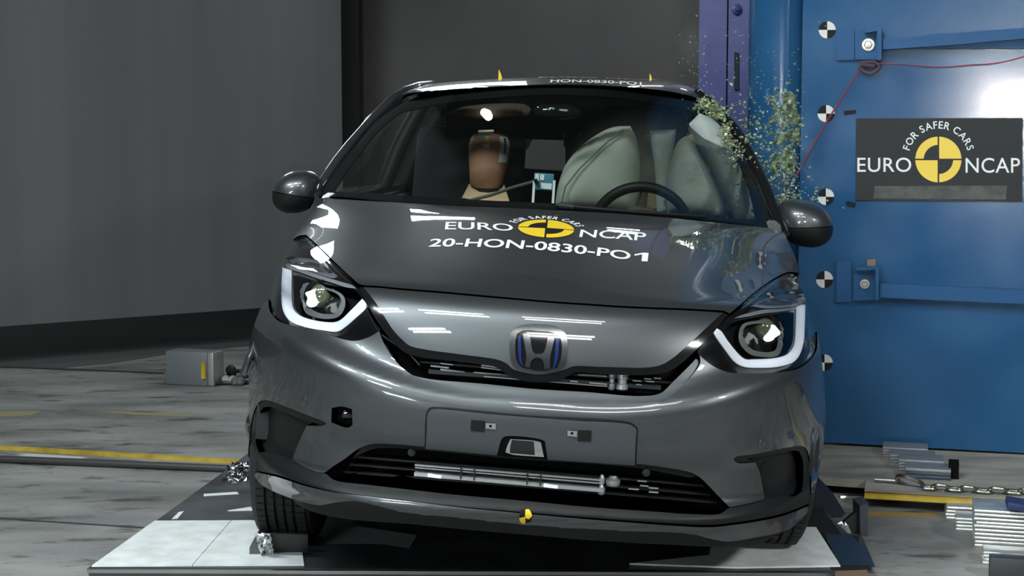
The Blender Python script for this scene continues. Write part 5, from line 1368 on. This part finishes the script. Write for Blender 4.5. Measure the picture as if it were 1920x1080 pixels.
add_tube(bm, [c, c + Vector((.02, .02, -(c.z - FZ) + .01))], .008, 8); tag(bm_obj('cable_reel', bm, CABM), 'small black cable reel between the equipment case and the car', 'reel')

# ---- right of the car: raised floor edge, ballast, chain, aluminium plates
TANF = mat('worn_tan_board', (.30, .285, .25), .65); noise_mix(TANF, (.20, .19, .17), (.36, .34, .30), 3, 8, stretch=(1, 2.5, 1), rot=-T15)
RB = thing('floor_board', 'tan floor board with yellow painted front edge under the chain', 'board')
H0 = .055
def step_box(name, u0, v0, z0, z1, length, depth, m, inset=0.0):
    a = np.array(floor_pt(u0, v0, z1)); bm = bmesh.new(); a = a + E2 * inset
    add_prism(bm, [Vector((a[0], a[1], z0)), Vector((*(a + E1 * length)[:2], z0)), Vector((*(a + E1 * length)[:2], z1)), Vector((a[0], a[1], z1))], Vector(E2 * depth))
    return bm_obj(name, bm, m, RB)
ZT = .028
step_box('board_top', 1621, 920, ZT - .002, ZT, 2.2, .42, TANF)
step_box('board_edge', 1621, 920, ZT - .030, ZT - .0022, 2.2, .03, YP, .001)
step_box('board_side', 1623, 921, FZ + .006, ZT - .030, 2.2, .38, mat('board_grey', (.12, .115, .105), .7), .004)
flat('floor_marking', [(1600, 958), (1760, 962), (1760, 968), (1600, 966)], FZ + .0015, .001, mat('ochre_floor_paint', (.30, .20, .07), .7), kind='structure')
# ballast packs, each a strapped stack of plates
BAL = mat('ballast_steel', (.36, .375, .39), .5, .7); BALD = mat('ballast_side', (.10, .12, .16), .45, .7)
packs = [((1658, 862), .19, 'rearmost of the four grey steel ballast packs under the blue barrier'), ((1671, 879), .19, 'second ballast pack from the back, behind the chain'),
         ((1684, 888), .19, 'third ballast pack from the back, with rumpled shiny top'), ((1698, 908), .19, 'frontmost grey ballast pack, nearest the chain')]
tops = [(1655, 840, 1735, 842), (1669, 842, 1754, 856), (1685, 858, 1766, 870), (1698, 873, 1781, 884)]
ZB = .0
for k, ((bu, bv), w, lab) in enumerate(packs):
    Dk = 5.70 - .133 * k
    o = thing('ballast_pack', lab, 'ballast', group='grey steel ballast packs')
    tl, tr = np.array(at_depth(tops[k][0], (838, 852, 861, 877)[k], Dk)), None
    wid = 83 * Dk / F; z1 = tl[2]; zb_ = at_depth(bu, bv, Dk)[2]
    npl = 5; hh = (z1 - zb_) / npl
    for q in range(npl):
        bm = bmesh.new(); base = np.array([tl[0], tl[1], zb_ + hh * q])
        add_box(bm, Vector(base + E1 * wid / 2 + E2 * .062 + EZ * hh * .46), (wid, .122, hh * .9), R=LABR, bev=.0015)
        bm_obj('plate', bm, BAL if q == npl - 1 else BALD if k == 3 else BAL, o)
bm = bmesh.new(); c = np.array(at_depth(1788, 884, 5.32)); add_box(bm, Vector(c), (.035, .05, .08), R=LABR); tag(bm_obj('black_stop', bm, VOID), 'small black upright block beside the frontmost ballast pack', 'block')
# rear slab below the barrier
flat('floor_slab', [(1500, 790), (2200, 790), (2200, 930), (1690, 905), (1523, 893)], .026, .03, TANF, kind='structure')
# chain
CHN = thing('steel_chain', 'steel chain with a large carabiner link lying along the tan board', 'chain')
CHM = mat('galvanised_steel', (.45, .44, .38), .3, 1)
def link(cu, cv, D, ru, rv, r, rot, flatn, name='link'):
    c = Vector(floor_pt(cu, cv, ZT + .012)); D = c.y - CAM[1]; s = D / F; a, b_ = ru * s, rv * s
    bm = bmesh.new(); pts = []
    st = max(a - b_, 0)
    for t_ in np.linspace(0, 2 * PI, 28, endpoint=False):
        x = b_ * math.cos(t_) + math.copysign(st, math.cos(t_)); y = b_ * math.sin(t_)
        if flatn: p = Vector((x, -y * .8, y * .6))
        else: p = Vector((x, y * .75, y * .12))
        p = Matrix.Rotation(rot, 3, 'Y') @ p
        pts.append(c + Matrix.Rotation(-T15, 3, 'Z') @ p)
    add_tube(bm, pts, r, 8, closed=True); bm_obj(name, bm, CHM, CHN)
link(1707, 905, 5.36, 26, 19, .0085, math.radians(20), True, 'carabiner')
DCH = 5.33
xs = [(1741, 914, 12, False), (1764, 915, 16, True), (1790, 917, 13, False), (1815, 918.5, 16, True), (1843, 920, 14, False), (1871, 921, 17, True), (1900, 922, 14, False), (1928, 923, 17, True)]
for k, (u, v, ru, fl_) in enumerate(xs): link(u, v, DCH - .02 * k, ru, 13 if fl_ else 8, .0058, math.radians(3), fl_)
bm = bmesh.new(); add_tube(bm, [floor_pt(1640, 899, ZT + .012), floor_pt(1690, 902, ZT + .012)], .006, 8); bm_obj('chain_rod', bm, CHM, CHN)
# aluminium plates, stacked in steps
ALU = mat('mill_aluminium', (.85, .85, .83), .35, 0.85); noise_mix(ALU, (.74, .75, .74), (.92, .92, .90), 8, 4, stretch=(1, 8, 8), rough=(.28, .45))
ORD = ['top', 'second from top', 'third from top', 'fourth from top', 'fifth from top', 'sixth from top', 'seventh from top', 'eighth from top', 'ninth from top', 'tenth from top', 'eleventh from top', 'twelfth from top', 'thirteenth from top', 'fourteenth from top', 'fifteenth from top']
proto = None
def plates(n, u, vtop, D, depth, dv, length, stack, m, jit=.0, rot=0.0):
    global proto
    rnd = random.Random(n * 7 + int(u))
    Rm = LABR @ Matrix.Rotation(math.radians(rot), 3, 'Z')
    for k in range(n):
        c = np.array(at_depth(u, vtop + dv * k, D))
        if proto is None:
            bm = bmesh.new(); add_box(bm, (0, 0, 0), (.6, .15, .0105), bev=.0042)
            o = proto = bm_obj('aluminium_plate', bm, m, auto=30)
        else: o = proto.copy(); COL.objects.link(o)
        hh = dv * D / F * .92
        o.matrix_world = Matrix.Translation(Vector(c) + Vector(E1) * (length / 2 + rnd.gauss(0, jit)) + Vector(E2) * depth / 2) @ Rm.to_4x4() @ Matrix.Rotation(math.radians(rnd.gauss(0, 0.25) if jit else 0), 4, 'X') @ Matrix.Diagonal((length / .6, depth / .15, hh / .0105, 1))
        tag(o, 'aluminium plate, %s of the %s' % (ORD[k], stack), 'plate', 'aluminium plates stacked on the floor')
plates(5, 1773, 952, 4.98, .16, 6.4, .62, 'rear left stack', ALU, .002)
plates(6, 1792, 973, 4.84, .10, 6.4, .60, 'middle left stack', ALU, .002)
plates(11, 1827, 958, 4.62, .16, 7.2, .50, 'brightest stack', ALU, .003)
plates(9, 1842, 1036, 4.42, .08, 6.4, .45, 'front stack', ALU, .002)
bm = bmesh.new(); c = np.array(at_depth(1905, 949, 4.60)); add_box(bm, Vector(c + E1 * .05), (.16, .10, .022), R=LABR @ Matrix.Rotation(math.radians(8), 3, 'Y'), bev=.003)
tag(bm_obj('blue_block', bm, mat('dark_blue_plastic', (.02, .03, .10), .5)), 'small dark blue block on top of the brightest plate stack', 'block')
bm = bmesh.new(); c = np.array(at_depth(1868, 1064, 4.28)); add_box(bm, Vector(c + E1 * .06), (.16, .05, .07), R=LABR, bev=.003)
tag(bm_obj('grey_block', bm, mat('dark_grey_metal', (.06, .065, .07), .5, .4)), 'dark grey block in front of the front plate stack', 'block')

# ---- shattered side glass in the air and on the pole
GL = mat('crumbled_glass', (.3, .36, .22), .3, alpha=.85, coat=.5); noise_mix(GL, (.10, .14, .07), (.42, .48, .28), 40, 3)
def debris(name, spec, label, seed):
    rnd = random.Random(seed); V = []; Fs = []
    base = [Vector(q) for q in ((1, 0, 0), (-1, 0, .1), (0, 1, 0), (0, -1, .1), (.1, 0, .8), (0, .1, -.8))]
    tri = [(0, 2, 4), (2, 1, 4), (1, 3, 4), (3, 0, 4), (2, 0, 5), (1, 2, 5), (3, 1, 5), (0, 3, 5)]
    for (u0, v0, su, sv, D0, D1, n, r0, r1) in spec:
        for _ in range(n):
            u = rnd.gauss(u0, su); v = rnd.gauss(v0, sv); D = rnd.uniform(D0, D1); r = rnd.uniform(r0, r1) * 1.25 * (1 if rnd.random() < .85 else 1.6)
            c = Vector(at_depth(u, v, D)); M = Matrix.Rotation(rnd.uniform(0, 6.28), 3, Vector((rnd.gauss(0, 1), rnd.gauss(0, 1), rnd.gauss(0, 1)))) @ Matrix.Diagonal((r * rnd.uniform(.6, 1.4), r, r * rnd.uniform(.5, 1)))
            k = len(V); V += [c + M @ q for q in base]; Fs += [tuple(k + i for i in t_) for t_ in tri]
    o = mesh_obj(name, V, Fs, GL); return tag(o, label, 'broken glass', kind='stuff')
debris('glass_crumbs', [(1365, 100, 38, 45, 5.3, 5.62, 90, .0012, .003), (1440, 150, 45, 45, 5.3, 5.62, 90, .0012, .003), (1400, 235, 30, 35, 5.3, 5.6, 170, .002, .006), (1430, 320, 32, 45, 5.3, 5.58, 260, .002, .006),
                        (1470, 200, 14, 22, 5.35, 5.5, 120, .003, .007), (1475, 310, 18, 55, 5.35, 5.52, 300, .002, .006), (1480, 375, 35, 20, 5.3, 5.5, 110, .002, .006), (1330, 205, 20, 14, 5.45, 5.6, 90, .002, .006), (1300, 130, 14, 40, 5.5, 6.0, 60, .001, .0025)],
       'spray of greenish broken glass crumbs in the air before the pole', 11)
# larger sheets of crazed glass
rnd = random.Random(21)
SH = mat('crazed_glass_sheet', (.40, .46, .36), .3, alpha=.6, coat=.4); noise_mix(SH, (.08, .13, .06), (.38, .45, .26), 60, 3)
for poly, D, lab in (([(1467, 178), (1482, 170), (1492, 182), (1494, 205), (1502, 226), (1498, 236), (1480, 230), (1478, 208), (1470, 196)], 5.45, 'upper sheet of crazed glass beside the block edge'),
                     ([(1470, 280), (1480, 272), (1490, 300), (1488, 326), (1478, 328), (1466, 312)], 5.42, 'rounded sheet of crazed glass midway down the pole'),
                     ([(1448, 260), (1470, 250), (1486, 240), (1502, 236), (1496, 250), (1470, 266), (1452, 274)], 5.48, 'slanting strip of crazed glass across the pole'),
                     ([(1440, 222), (1455, 212), (1466, 198), (1470, 206), (1460, 222), (1444, 232)], 5.5, 'small strip of crazed glass left of the upper sheet'),
                     ([(1486, 246), (1498, 244), (1500, 262), (1494, 276), (1484, 268)], 5.44, 'small whitish flake of crazed glass near the block edge'),
                     ([(1446, 290), (1458, 284), (1462, 312), (1456, 332), (1446, 318)], 5.46, 'narrow flake of crazed glass left of the rounded sheet')):
    o = cr(poly, step=3); pts, fs, lp = triangulate(o, [], 6); V = []
    for u, v in pts: V.append(at_depth(u, v, D + .02 * math.sin(u * .3) * math.cos(v * .23) + rnd.gauss(0, .003)))
    ob = mesh_obj('glass_sheet', V, fs, SH); md = ob.modifiers.new('t', 'SOLIDIFY'); md.thickness = .003
    tag(ob, lab, 'broken glass', 'sheets of crazed side glass')
# broken edge of the screen at the dented corner
debris('glass_edge', [(1322, 196, 10, 6, 5.45, 5.56, 90, .003, .008), (1342, 216, 10, 8, 5.42, 5.5, 120, .003, .007), (1362, 250, 6, 14, 5.30, 5.38, 100, .003, .006), (1380, 285, 6, 16, 5.2, 5.3, 70, .002, .005)],
       'crushed greenish glass along the dented right windscreen pillar', 5)

# thin airbag smoke in the cabin and a dust puff over the dented roof corner
def smoke(name, c, r, dens, label, mw=None):
    m = bpy.data.materials.new(name); m.use_nodes = True; N, L = m.node_tree.nodes, m.node_tree.links; N.clear()
    o_ = N.new('ShaderNodeOutputMaterial'); v = N.new('ShaderNodeVolumePrincipled'); v.inputs['Color'].default_value = (.75, .8, .74, 1)
    tc = N.new('ShaderNodeTexCoord'); ln = N.new('ShaderNodeVectorMath'); ln.operation = 'LENGTH'; L.new(tc.outputs['Object'], ln.inputs[0])
    mr = N.new('ShaderNodeMapRange'); mr.inputs[1].default_value = 1.0; mr.inputs[2].default_value = .35; mr.inputs[3].default_value = 0; mr.inputs[4].default_value = dens
    L.new(ln.outputs['Value'], mr.inputs[0]); L.new(mr.outputs[0], v.inputs['Density']); L.new(v.outputs[0], o_.inputs['Volume'])
    bm = bmesh.new(); bmesh.ops.create_icosphere(bm, subdivisions=3, radius=1)
    o = bm_obj(name, bm, m, auto=None); M = Matrix.Translation(Vector(c)) @ Matrix.Diagonal((*r, 1))
    o.matrix_world = (mw @ M) if mw is not None else M
    return tag(o, label, 'smoke', kind='stuff')
smoke('airbag_smoke', (.36, 1.86, 1.16), (.34, .22, .24), 1.5, 'thin grey airbag smoke hanging around the driver side of the cabin', CARM)
smoke('glass_dust', at_depth(1296, 88, 6.4), (.07, .1, .13), .9, 'faint puff of pale dust rising above the dented roof corner')
